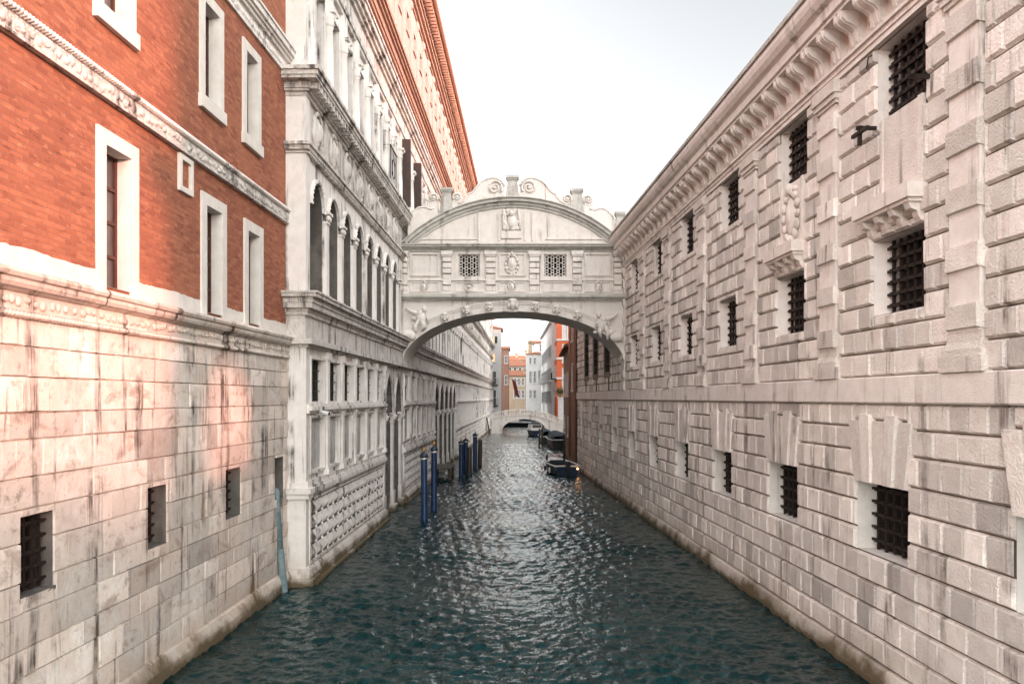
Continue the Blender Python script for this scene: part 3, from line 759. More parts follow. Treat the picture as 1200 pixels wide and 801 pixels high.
# ---- arcade storey
AB = 1.86; s = QS + .36; bays = []
while s + AB < QE:
    if 35.0 < s < 41.6: s = 41.6 if s > 36 else s
    bays.append(s); s += AB
w = mp(); jb = mp()
for s in bays:
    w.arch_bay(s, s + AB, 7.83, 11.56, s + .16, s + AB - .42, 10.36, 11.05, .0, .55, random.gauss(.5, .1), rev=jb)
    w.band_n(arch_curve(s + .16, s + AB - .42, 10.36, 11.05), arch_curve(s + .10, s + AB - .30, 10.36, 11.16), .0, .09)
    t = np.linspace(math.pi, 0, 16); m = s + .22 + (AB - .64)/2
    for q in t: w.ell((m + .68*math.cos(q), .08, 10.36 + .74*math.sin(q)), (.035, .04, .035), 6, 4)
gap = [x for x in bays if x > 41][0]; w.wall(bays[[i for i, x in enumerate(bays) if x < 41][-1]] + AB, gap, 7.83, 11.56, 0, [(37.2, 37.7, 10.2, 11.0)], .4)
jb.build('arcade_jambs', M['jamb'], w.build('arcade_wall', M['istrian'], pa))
for s in bays:
    q = mp(); cu = arch_curve(s + .16, s + AB - .42, 10.36, 11.05)
    pts = [(s + .16, -.535, 7.83), (s + AB - .42, -.535, 7.83)] + [(x, -.535, z) for x, z in cu[::-1]]
    q.poly(pts); q.box(s + .22, s + AB - .42, -.53, -.42, 10.24, 10.36); q.box(s + .78 - .04, s + .78 + .04, -.53, -.44, 7.83, 10.24); q.box(s + .22, s + AB - .42, -.53, -.47, 9.0, 9.06)
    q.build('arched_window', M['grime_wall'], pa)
    w = mp(); p0 = s + AB - .30
    w.box(p0 - .02, p0 + .32, .001, .16, 7.83, 8.0); w.box(p0, p0 + .30, .001, .11, 8.0, 10.1)
    w.box(p0 - .02, p0 + .32, .001, .14, 10.1, 10.16); w.ell((p0 + .07, .13, 10.26), (.10, .07, .10)); w.ell((p0 + .23, .13, 10.26), (.10, .07, .10)); w.box(p0 - .05, p0 + .35, .001, .21, 10.36, 10.44)
    w.build('pilaster', M['istrian'], pa)
w = mp(); steps(w, [(11.56, 11.64, .08), (11.64, 11.76, .16), (11.76, 11.84, .22)]); s = QS
while s < 90: w.box(s, s + .07, .08, .14, 11.57, 11.64); s += .14
w.build('middle_string_course', M['istrian_carved'], pa)
w = mp(); w.wall(QS, QE, 11.84, 13.10, .0, [(37.3, 37.3 + .01, 12, 12.01)], .01)
for s in bays:
    m = s + .8; w.ell((m, .0, 12.46), (.30, .14, .46), 14, 8); w.ell((m, .10, 12.46), (.16, .10, .28), 10, 6); w.tube([(m + .42*math.cos(t), .04, 12.46 + .56*math.sin(t)) for t in np.linspace(0, 6.2832, 19)], .07); w.box(m + .70, m + 1.06, .001, .06, 11.84, 13.1)
w.build('medallion_frieze', M['istrian_carved'], pa)
w = mp(); steps(w, [(13.10, 13.20, .08), (13.20, 13.26, .16), (13.26, 13.44, .20), (13.44, 13.52, .42), (13.52, 13.64, .46), (13.64, 13.74, .52)])
s = QS - .1
while s < 100: w.box(s, s + .16, .18, .40, 13.27, 13.44); s += .34
w.build('second_cornice', M['istrian_carved'], pa)
# ---- third storey with half columns
w = mp(); ub = [x for x in np.arange(QS + .4, QE - 2, 1.86)]
w3 = [(x + .42, x + 1.44, 14.3, 16.55) for x in ub]
w.wall(QS, QE, 13.74, 17.2, 0, w3, .22); w.build('upper_storey_wall', M['istrian'], pa)
for j, x in enumerate(ub):
    a, bb, c, d = w3[j]
    w = mp(); w.box(a - .1, a, .001, .06, c, d + .1); w.box(bb, bb + .1, .001, .06, c, d + .1); w.box(a, bb, .001, .08, d, d + .12); w.box(a - .12, bb + .12, .001, .14, c - .12, c)
    win = w.build('upper_window', M['istrian'], pa)
    q = mp(); q.poly([(a, -.2, c), (bb, -.2, c), (bb, -.2, d), (a, -.2, d)]); q.build('pane', M['old_glass'], win)
    if 36.3 < a < 38.1 or 40.2 < a < 42.0:
        q = mp(); q.box(a - .18, a + .05, .10, .55, 13.9, 17.0); q.build('shutter', M['wood_brown'], win)
    w = mp(); s = x + 0.02
    w.box(s - .20, s + .20, .0, .30, 13.74, 14.0); w.lathe(s, .06, [(.20, 14.0), (.17, 14.08), (.165, 15.0), (.145, 15.95), (.17, 15.98)], 12)
    w.lathe(s, .06, [(.15, 15.98), (.19, 16.1), (.17, 16.2), (.27, 16.36)], 10); w.box(s - .24, s + .24, .0, .32, 16.36, 16.46); w.box(s - .17, s + .17, .0, .18, 16.46, 17.2)
    w.build('half_column', M['istrian'], pa)
w = mp()
for j in range(6):
    s = 32.7 + .3*j; w.tube([(s, .35, 13.8), (s, .35, 15.4)], .013)
w.tube([(32.6, .35, 13.85), (34.3, .35, 13.85)], .03); w.tube([(32.6, .35, 15.4), (34.3, .35, 15.4)], .03); w.tube([(32.6, 0, 13.85), (32.6, .35, 13.85), (32.6, .35, 15.4), (32.6, 0, 15.4)], .014)
w.tube([(33.4 + .4*math.cos(t), .36, 14.6 + .4*math.sin(t)) for t in np.linspace(0, 6.2832, 17)], .018)
w.build('iron_balcony', M['iron'], pa)
w = mp(); steps(w, [(17.2, 17.34, .12), (17.34, 17.5, .18), (17.5, 18.25, .06), (18.25, 18.4, .16), (18.4, 18.55, .26), (18.55, 18.75, .36), (18.75, 18.85, .42)])
w.build('third_entablature', M['istrian_carved'], pa)
w = mp(); w.box(QS, QE, -.6, .0, 18.85, 19.9); w.build('pink_band', M['pinkwall'], pa)
w = mp(); steps(w, [(19.9, 20.05, .10), (20.05, 20.2, .16), (20.2, 20.5, .10), (20.5, 20.62, .20), (20.62, 20.75, .30), (20.75, 20.9, .38)]); w.build('attic_cornice', M['terracotta_trim'], pa)
w = mp(); w4 = [(x, x + .8, 23.2, 24.1) for x in np.arange(QS + 1, QE - 2, 2.4)]
w.wall(QS, QE, 20.9, 26.1, .0, w4, .4)
for x in np.arange(QS + 2.2, QE - 2, 2.4): w.box(x - .12, x + .38, .001, .07, 20.9, 25.2)
w.build('attic_wall', M['pinkwall'], pa)
for a, bb, c, d in w4:
    w = mp(); w.box(a - .1, a, .001, .05, c - .1, d + .1); w.box(bb, bb + .1, .001, .05, c - .1, d + .1); w.box(a, bb, .001, .05, d, d + .1); w.box(a, bb, .001, .08, c - .1, c)
    win = w.build('attic_window', M['pinkwall'], pa); q = mp(); q.poly([(a, -.35, c), (bb, -.35, c), (bb, -.35, d), (a, -.35, d)]); q.build('pane', M['dark'], win)
for x in np.arange(QS + 2.2, QE - 2, 2.4):
    w = mp()
    for i in range(7):
        t = math.pi * i / 6; w.ell((x + .13 + .32*math.cos(t), .07, 21.5 + .32*math.sin(t)), (.11, .08, .11), 7, 5)
    w.ell((x + .13, .07, 21.5), (.2, .10, .2), 8, 6); w.build('shell_ornament', M['pinkwall'], pa)
    w = mp(); w.ell((x + .13, .07, 25.0), (.24, .10, .22), 8, 6); w.build('round_boss', M['pinkwall'], pa)
w = mp(); steps(w, [(25.2, 25.3, .08), (25.6, 25.75, .14), (26.1, 26.3, .2), (26.3, 26.5, .3)]); s = QS
while s < QE: w.box(s, s + .14, .2, .75, 26.5, 26.75); s += .42
w.build('eaves_cornice', M['terracotta_trim'], pa)
w = mp(); w.prism_s([(-.3, 26.75), (.85, 26.75), (.95, 26.82), (.95, 27.05), (-18, 31), (-18, 26.75)], QS - .6, QE + .4); w.build('roof', M['roof_tile'], pa)

# ------------------------------------------------------------------ the enclosed bridge
BY = 38.0
bd = empty('covered_stone_bridge', (0, BY, 0)); tag(bd, 'enclosed white stone bridge with scrolled crest spanning the canal between palace and prison', 'bridge')
mk = lambda: MB(-1, 0)
A0, A1, AC, AB_ = -5.25, 5.38, 6.55, 2.58
XL, XR, DP = -5.42, 5.52, 3.3
def ellip(d, n=40, zmin=None):
    m, h = (A0 + A1)/2, (A1 - A0)/2 + d; out = []
    for i in range(n + 1):
        t = math.pi * (1 - i/n); out.append((m + h*math.cos(t), AC + (AB_ + d)*math.sin(t)))
    return out
w = mk(); w.arch_bay(XL, XR, 5.6, 9.66, A0, A1, AC, AC + AB_, 0, DP, .5, None, False, 40); w.wall(XL, XR, 9.2, 9.66, -DP, [], 0)
w.build('arch_wall', M['bridge'], bd)
w = mk()
def clipx(c, lo, hi): return [(min(max(x, lo), hi), z) for x, z in c]
for d0, d1, pp in ((0.0, .10, .10), (.10, .34, .07), (.34, .44, .12), (.44, .52, .16)): w.band_n(clipx(ellip(d0), XL, XR), clipx(ellip(d1), XL, XR), .0, pp)
av = w.build('archivolt', M['bridge'], bd)
def head(q, s, z, k=1.0):
    q.box(s - .15*k, s + .15*k, .05, .20, z - .24*k, z + .22*k)
    q.ell((s, .25, z + .02), (.13*k, .13*k, .18*k)); q.ell((s, .37*1, z - .0), (.03*k, .05*k, .06*k), 6, 5)
    for dx in (-.06, .06): q.ell((s + dx*k, .34, z + .06*k), (.03*k, .03, .02*k), 6, 4)
    q.ell((s, .30, z + .14*k), (.15*k, .11, .09*k)); q.ell((s, .32, z - .13*k), (.06*k, .05, .06*k), 6, 5)
    for dx in (-.14, .14): q.ell((s + dx*k, .22, z), (.06*k, .09, .16*k), 7, 5)
for px in (521.5, 547, 573, 627, 652, 676):
    X = (px - 600)*BY/930; m, h = (A0 + A1)/2, (A1 - A0)/2 + .25; z = AC + (AB_ + .25)*math.sqrt(max(0, 1 - ((X - m)/h)**2))
    w = mk(); head(w, X, z); w.build('mask_keystone', M['bridge'], av)
w = mk(); head(w, .04, 9.42, 1.35); w.build('mask_keystone', M['bridge'], av)
# reclining figures in the spandrels
def figure(px, py, sg, seed):
    w = mk(); r = random.Random(seed); X, Z = (px - 600)*BY/930, 5 + (466 - py)*BY/930
    w.ell((X, .18, Z), (.26, .18, .34)); w.ell((X + sg*.16, .25, Z + .42), (.13, .13, .15)); w.ell((X - sg*.05, .2, Z + .22), (.2, .16, .2))
    w.tube([(X, .2, Z + .2), (X - sg*.45, .2, Z + .30), (X - sg*.75, .15, Z + .50)], [.10, .08, .05], 8)
    w.tube([(X, .2, Z - .1), (X + sg*.15, .25, Z - .35), (X + sg*.05, .2, Z - .62)], [.14, .12, .06], 8)
    w.tube([(X, .2, Z + .1), (X + sg*.30, .22, Z + .02), (X + sg*.38, .25, Z - .25)], [.10, .08, .05], 8)
    w.tube([(X - sg*.1, .2, Z - .1), (X - sg*.3, .22, Z - .4), (X - sg*.25, .2, Z - .75)], [.13, .11, .06], 8)
    for i in range(7): w.ell((X + r.uniform(-.35, .35), .14, Z + r.uniform(-.4, .3)), (r.uniform(.06, .16), .1, r.uniform(.06, .16)), 7, 5)
    w.build('carved_figure', M['bridge'], bd)
figure(494, 373, 1, 1); figure(705, 380, -1, 2)
w = mk(); w.ell((-4.97, .2, 8.05), (.34, .2, .22)); w.ell((-4.75, .2, 7.95), (.18, .16, .22)); w.build('carved_scroll', M['bridge'], bd)
w = mk(); w.ell((4.98, .2, 7.9), (.34, .2, .24)); w.ell((4.7, .2, 8.1), (.2, .16, .16)); w.build('carved_scroll', M['bridge'], bd)
# floor cornice
def run(lst, name, mat=M['bridge'], parent=bd, a=XL, b_=XR):
    w = mk()
    for z0, z1, pp in lst: w.box(a, b_, -DP - pp, pp, z0, z1)
    return w.build(name, mat, parent)
run([(9.62, 9.70, .10), (9.70, 9.78, .22), (9.78, 9.88, .36), (9.88, 9.94, .30)], 'floor_cornice', M['lead'])
# middle storey
wins = [(-2.58, -1.54, 10.80, 11.87), (1.53, 2.62, 10.80, 11.87)]
w = mk(); w.wall(XL, XR, 9.94, 12.22, 0, wins, .35); w.wall(XL, XR, 9.94, 12.22, -DP, [], 0)
w.build('gallery_wall', M['bridge'], bd)
for a, bb, c, d in wins:
    w = mk()
    for s0, s1, z0, z1 in ((a - .16, a, c - .12, d + .14), (bb, bb + .16, c - .12, d + .14), (a, bb, d, d + .14), (a, bb, c - .12, c)): w.box(s0, s1, .001, .06, z0, z1)
    win = w.build('window', M['bridge'], bd)
    q = mk(); q.poly([(a, -.33, c), (bb, -.33, c), (bb, -.33, d), (a, -.33, d)]); q.build('dark_interior', M['dark'], win)
    q = mk(); g_ = 4; cw_ = (bb - a)/g_
    def strip(p, qq, r=.022): q.tube([(p[0], -.08, p[1]), (qq[0], -.08, qq[1])], r, 5)
    for i in range(g_):
        for j in range(g_):
            cx, cz = a + (i + .5)*cw_, c + (j + .5)*(d - c)/g_
            q.tube([(cx + .075*math.cos(t), -.08, cz + .075*math.sin(t)) for t in np.linspace(0, 6.2832, 11)], .024, 5)
            for t in range(6):
                u = math.pi*t/3; strip((cx + .075*math.cos(u), cz + .075*math.sin(u)), (cx + .15*math.cos(u), cz + .15*math.sin(u)))
    for s0, s1, z0, z1 in ((a, a + .03, c, d), (bb - .03, bb, c, d), (a, bb, c, c + .03), (a, bb, d - .03, d)): q.box(s0, s1, -.11, -.05, z0, z1)
    q.build('pierced_lattice', M['bridge'], win)
for px0, px1 in ((469.5, 478), (518.5, 529.5), (569, 581), (620, 632.5), (670.5, 682), (718.5, 728.5)):
    a, bb = (px0 - 600)*BY/930, (px1 - 600)*BY/930
    w = mk(); z = 9.94; i = 0
    w.box(a - .03, bb + .03, .001, .19, 9.94, 10.10)
    z = 10.10
    while z < 11.75:
        w.block(a, bb, z + .004, z + .268, .001, .17 if i % 2 else .12, .03, random.gauss(.55, .1)); z += .275; i += 1
    w.box(a - .02, bb + .02, .001, .19, z, z + .08); w.box(a - .05, bb + .05, .001, .23, z + .08, 12.0)
    w.build('pilaster', M['bridge'], bd)
w = mk()
def frame_(a, bb, c, d, t=.07, pj=.09):
    for s0, s1, z0, z1 in ((a, a + t, c, d), (bb - t, bb, c, d), (a + t, bb - t, d - t, d), (a + t, bb - t, c, c + t)): w.box(s0, s1, .001, pj, z0, z1)
px = lambda x: (x - 600)*BY/930
for a, bb in ((481, 515), (585, 616), (685, 716)): frame_(px(a), px(bb), 10.82, 11.92)
for a, bb in ((481, 515), (534, 565.5), (585, 616), (636, 667), (685, 716)): frame_(px(a), px(bb), 10.06, 10.56, .05, .06)
w.box(XL + .1, XR - .1, .001, .10, 10.60, 10.68)
w.build('wall_panels', M['bridge'], bd)
for cx, cz, ww, hh, sd_ in ((-4.2, 10.32, .40, .52, 1), (.0, 10.33, .40, .50, 2), (4.14, 10.30, .42, .55, 3), (.0, 11.38, .72, 1.05, 4)):
    w = mk(); crest(w, cx, .05, cz, ww, hh, sd_); w.build('carved_coat_of_arms', M['bridge'], bd)
w = mk(); w.tube([(px(549.5) + .22*math.cos(t), .03, 10.3 + .2*math.sin(t)) for t in np.linspace(0, 6.2832, 17)], .03); w.ell((px(549.5), .02, 10.3), (.08, .05, .08)); w.build('roundel', M['bridge'], bd)
run([(12.0, 12.10, .08), (12.10, 12.18, .18), (12.18, 12.27, .34), (12.27, 12.33, .40)], 'gallery_cornice', M['lead'])
# segmental pediment
PR_, PC = 7.49, 7.07
def arcp(r, n=36, zmin=12.33):
    t0 = math.asin(max(0, (zmin - PC)/r)); return [(0.03 + r*math.cos(t), PC + r*math.sin(t)) for t in np.linspace(math.pi - t0, t0, n)]
w = mk(); w.prism_n(arcp(PR_ - .25), -DP, 0); w.build('pediment', M['bridge'], bd)
w = mk()
def samearc(r0, r1, pp, n0=-DP):
    a = arcp(r0); t0 = math.asin((12.33 - PC)/r0); b_ = [(0.03 + r1*math.cos(t), PC + r1*math.sin(t)) for t in np.linspace(math.pi - t0, t0, 36)]
    w.band_n(a, b_, n0, pp)
samearc(PR_ - .46, PR_ - .34, .08, -.02); samearc(PR_ - .34, PR_ - .20, .16, -.02); samearc(PR_ - .20, PR_ - .05, .32, -DP - .2); samearc(PR_ - .05, PR_, .42, -DP - .2)
w.build('curved_roof_moulding', M['lead'], bd)
w = mk()
for a, bb, c, d in ((-1.62, -.95, 12.5, 14.0), (1.0, 1.55, 12.5, 13.95)): pass
for s in (-1.60, -.62, .62, .98): w.box(s - .03, s + .03, .001, .09, 12.5, 13.85)
w.box(-4.4, -1.6, .001, .07, 12.57, 12.63); w.box(1.6, 4.4, .001, .07, 12.57, 12.63); w.box(1.72, 1.76, .001, .07, 12.63, 13.7); w.box(-1.76, -1.72, .001, .07, 12.63, 13.7)
w.build('pediment_panels', M['bridge'], bd)
w = mk(); w.box(-.50, .46, .001, .10, 12.62, 12.98); r_ = random.Random(9)
for i in range(30): w.ell((r_.uniform(-.38, .34), .09, r_.uniform(13.05, 13.95)), (r_.uniform(.05, .16), .08, r_.uniform(.05, .17)), 8, 5)
w.ell((-.02, .12, 13.4), (.22, .12, .32)); w.ell((-.02, .18, 13.80), (.13, .12, .14)); w.tube([(-.4, .08, 13.0), (-.42, .08, 13.5), (-.36, .08, 14.0)], .07); w.tube([(.36, .08, 13.0), (.38, .08, 13.5), (.32, .08, 14.0)], .07)
w.build('carved_relief', M['bridge'], bd)
# crest: pedestals and scrolls
def zarc(x): return PC + math.sqrt(PR_**2 - (x - .03)**2)
def pedestal(px0, px1, zb, zt):
    a, bb = px(px0), px(px1); m = (a + bb)/2; h = (bb - a)/2
    w = mk(); w.hexa([(m - h*1.15, -.3, zb), (m + h*1.15, -.3, zb), (m + h*1.15, .16, zb), (m - h*1.15, .16, zb)], [(m - h*.72, -.2, zt - .2), (m + h*.72, -.2, zt - .2), (m + h*.72, .10, zt - .2), (m - h*.72, .10, zt - .2)])
    w.box(m - h*.85, m + h*.85, -.25, .15, zt - .2, zt - .12); w.box(m - h, m + h, -.3, .2, zt - .12, zt); w.build('crest_pedestal', M['lead'], bd)
pedestal(593, 608, 14.5, 15.60); pedestal(516, 530.5, 13.75, 15.02); pedestal(668, 683.5, 13.7, 14.97); pedestal(720.5, 732.5, 12.7, 13.88)
def spiral(w, cx, cz, r, sg, turns=1.75, th=.05, n1=.12):
    P = []
    for i in range(40):
        t = i/39; a = t*turns*2*math.pi; rr = r*(1 - .85*t); P.append((cx + sg*rr*math.cos(a - .6), n1, cz + rr*math.sin(a - .6)))
    w.tube(P, [th*(1 - .5*i/39) for i in range(40)], 6); w.ell((cx, n1 - .02, cz), (.08, .08, .08), 8, 6)
def shoulder(sg):
    prof = [(.34, 14.5), (.36, 15.15), (.48, 15.37), (.68, 15.50), (.92, 15.56), (1.18, 15.50), (1.45, 15.36), (1.66, 15.16), (1.80, 14.96), (1.92, 14.84), (2.08, 14.78), (2.18, 14.60), (2.34, 14.42), (2.55, 14.30)]
    pts = [(sg*x, z) for x, z in prof] + [(sg*x, zarc(sg*x) - .06) for x in (2.55, 1.9, 1.3, .7, .34)]
    w = mk(); w.prism_n(pts, -.25, .05); w.tube([(sg*x, .06, z - .03) for x, z in prof[1:]], .05, 6); spiral(w, sg*.82, 15.04, .36, -sg)
    w.build('scroll_shoulder', M['bridge'], bd)
shoulder(-1); shoulder(1)
def small_scroll(pxc, py, r, sg):
    X, Z = px(pxc), 5 + (466 - py)*BY/930
    w = mk(); w.prism_n([(X + r*math.cos(t), Z + r*math.sin(t)) for t in np.linspace(0, 6.2832*15/16, 16)], -.2, .06); w.prism_n([(X - r*.9, Z), (X + r*.9, Z), (X + r*1.0, zarc(X + r) - .08), (X - r*1.0, zarc(X - r) - .08)], -.2, .04); spiral(w, X, Z, r*.8, sg, 1.5, .045)
    w.build('small_scroll', M['bridge'], bd)
small_scroll(508, 232, .26, 1); small_scroll(536, 231.5, .26, -1); small_scroll(664.5, 233.5, .27, 1); small_scroll(689, 234.5, .28, -1)
def hump(pts):
    P = [(px(x), 5 + (466 - y)*BY/930) for x, y in pts]
    w = mk(); w.prism_n(P + [(P[-1][0], zarc(P[-1][0]) - .1 if abs(P[-1][0]) < 5.4 else 12.6), ((P[0][0] + P[-1][0])/2, zarc((P[0][0] + P[-1][0])/2) - .1), (P[0][0], zarc(P[0][0]) - .08)], -.25, .05); w.tube([(x, .06, z - .03) for x, z in P], .045, 6)
    w.build('scroll_wing', M['bridge'], bd)
hump([(691, 244), (697, 245.5), (702, 243.5), (707, 243.5), (713, 247), (718, 253), (720.5, 258), (721, 264)]); hump([(510, 243), (505, 244.5), (498, 242), (491, 242.5), (484, 247), (479.5, 255), (478, 264)])

# ------------------------------------------------------------------ mooring poles, timber, camera
def pole_blue(name='mooring_pole', h=2.55, r=.135):
    e = empty(name, (0, 0, 0))
    w = MB(); w.lathe(0, 0, [(r*1.02, -1.2), (r*1.02, .1), (r, .2), (r*.97, h - .22), (r*.97, h - .2)], 14); w.build('shaft', M['blue_paint'], e)
    w = MB(); w.lathe(0, 0, [(r*1.12, h - .2), (r*1.16, h - .17), (r*1.12, h - .12)], 14); w.build('ring', M['silver'], e)
    w = MB(); w.lathe(0, 0, [(r*1.12, h - .12), (r*1.28, h - .06), (r*1.1, h), (r*.6, h + .06), (.03, h + .1)], 14); w.build('cap', M['blue_top'], e)
    w = MB(); w.lathe(0, 0, [(.03, h + .1), (.035, h + .14), (.045, h + .20), (.02, h + .27), (.005, h + .30)], 8); w.build('finial', M['gold'], e)
    return e
def wp(x, y, z=0): Y = 930*(5 - z)/(y - 466); return ((x - 600)*Y/930, Y)
pb0 = pole_blue()
spots = [(497.5, 611, 'blue mooring pole with gilded tip, nearest the camera of the front pair', 2.72), (508.5, 598, 'blue mooring pole with gilded tip, just behind the nearest blue pole', 2.78),
         (540.5, 557, 'blue mooring pole beside the timber jetty in the second cluster', 2.2), (546, 553, 'dark blue pole half hidden behind the jetty pole', 2.2), (556.5, 548, 'blue mooring pole at the canal side of the far cluster', 2.4)]
for i, (x, y, lab, h) in enumerate(spots):
    o = pb0 if i == 0 else copy_tree(pb0)
    X, Y = wp(x, y); o.location = (X, Y, 0); o.scale = (1.15 if i > 1 else 1, 1.15 if i > 1 else 1, h/2.55); o.rotation_euler = (R(random.uniform(-.6, .6)), R(random.uniform(-.6, .6)), i)
    tag(o, lab, 'mooring pole', 'blue mooring poles by the palace')
def timber(name, p0, p1, r, mat, label, cat, group=None, seg=9):
    w = MB(); a = Vector(p0); b_ = Vector(p1); d = b_ - a
    w.tube([(0, 0, 0)] + [tuple(d*t + Vector((random.uniform(-.01, .01), random.uniform(-.01, .01), 0))) for t in (.3, .6, .97)] + [tuple(d)], [r*1.05, r, r*.97, r*.93, r*.8], seg)
    o = w.build(name, mat); o.location = a; tag(o, label, cat, group); return o
for x, y, h, lab in ((549.5, 556, 1.8, 'stubby brown timber stake between the far blue poles'), (562, 545, 1.9, 'dark timber stake just right of the far blue pole')):
    X, Y = wp(x, y); timber('timber_stake', (X, Y, -1.2), (X + .05, Y, h), .17, M['wet_wood'], lab, 'stake', 'timber stakes by the palace')
X, Y = wp(575, 507); timber('leaning_stake', (X, Y, -1), (X - .55, Y, 2.2), .10, M['wet_wood'], 'thin dark stake leaning left at the palace corner', 'stake', 'thin stakes at the palace corner')
X, Y = wp(577, 505); timber('leaning_stake', (X + .05, Y, -1), (X - .1, Y, 2.1), .10, M['wet_wood'], 'thin dark upright stake at the palace corner beside the leaning one', 'stake', 'thin stakes at the palace corner')
for x, y, h, lab in ((632, 524, 1.9, 'left one of two bare poles standing out in the water'), (635.5, 522, 1.95, 'right one of two bare poles standing out in the water')):
    X, Y = wp(x, y); timber('bare_pole', (X, Y, -1.2), (X, Y, h), .09, M['wet_wood'], lab, 'pole', 'bare poles in mid canal')
for x, y, h, lab in ((661, 532, 2.3, 'dark pole by the brown wall, farther of the pair'), (665.5, 536, 2.6, 'dark pole against the brown wall behind the near boat')):
    X, Y = wp(x, y); timber('dark_pole', (X, Y, -1.2), (X + .05, Y, h), .11, M['wet_wood'], lab, 'pole', 'dark poles by the brown wall')
X0, Y0 = wp(334, 693)
w = MB(); w.tube([(0, 0, -1), (-.03, 0, .1), (-.12, .0, 1.05), (-.13, 0, 1.1)], [.10, .10, .095, .10], 10); w.tube([(-.13, 0, 1.1), (-.22, .0, 2.55), (-.25, .03, 2.66)], [.085, .08, .07], 10)
o = w.build('teal_post', M['teal_paint']); o.location = (X0, Y0, 0); tag(o, 'weathered teal post leaning in the water at the end of the stone base', 'post')
# timber jetty by the portal
e = empty('timber_jetty', (-4.35, 49.5, 0)); tag(e, 'low dark timber jetty in front of the arched water portal', 'jetty')
w = MB()
for i in range(8): w.box(-.62, .62, i*.42 - 1.0, i*.42 - .62, .62, .70)
w.build('deck', M['wet_wood'], e)
for sx in (-.5, .5):
    for sy in (-.8, 2.0): w = MB(); w.lathe(sx, sy, [(.1, -1.2), (.09, .62)], 8); w.build('leg', M['wet_wood'], e)
# security camera on the palace
e = empty('security_camera', (-5.987 + .0194*22.4 + .12, 22.2, 4.56)); tag(e, 'small white security camera mounted under the palace window ledge', 'security camera')
w = MB(); w.tube([(-.1, 0, -.02), (.12, 0, -.02), (.16, -.02, .02)], .02); w.build('bracket', M['white_paint'], e)
w = MB(); w.tube([(.05, .0, .06), (.33, -.10, .0)], .055, 10); w.build('housing', M['white_paint'], e)
w = MB(); w.tube([(.33, -.10, .0), (.345, -.105, -.003)], .042, 10); w.build('lens', M['rubber'], e)

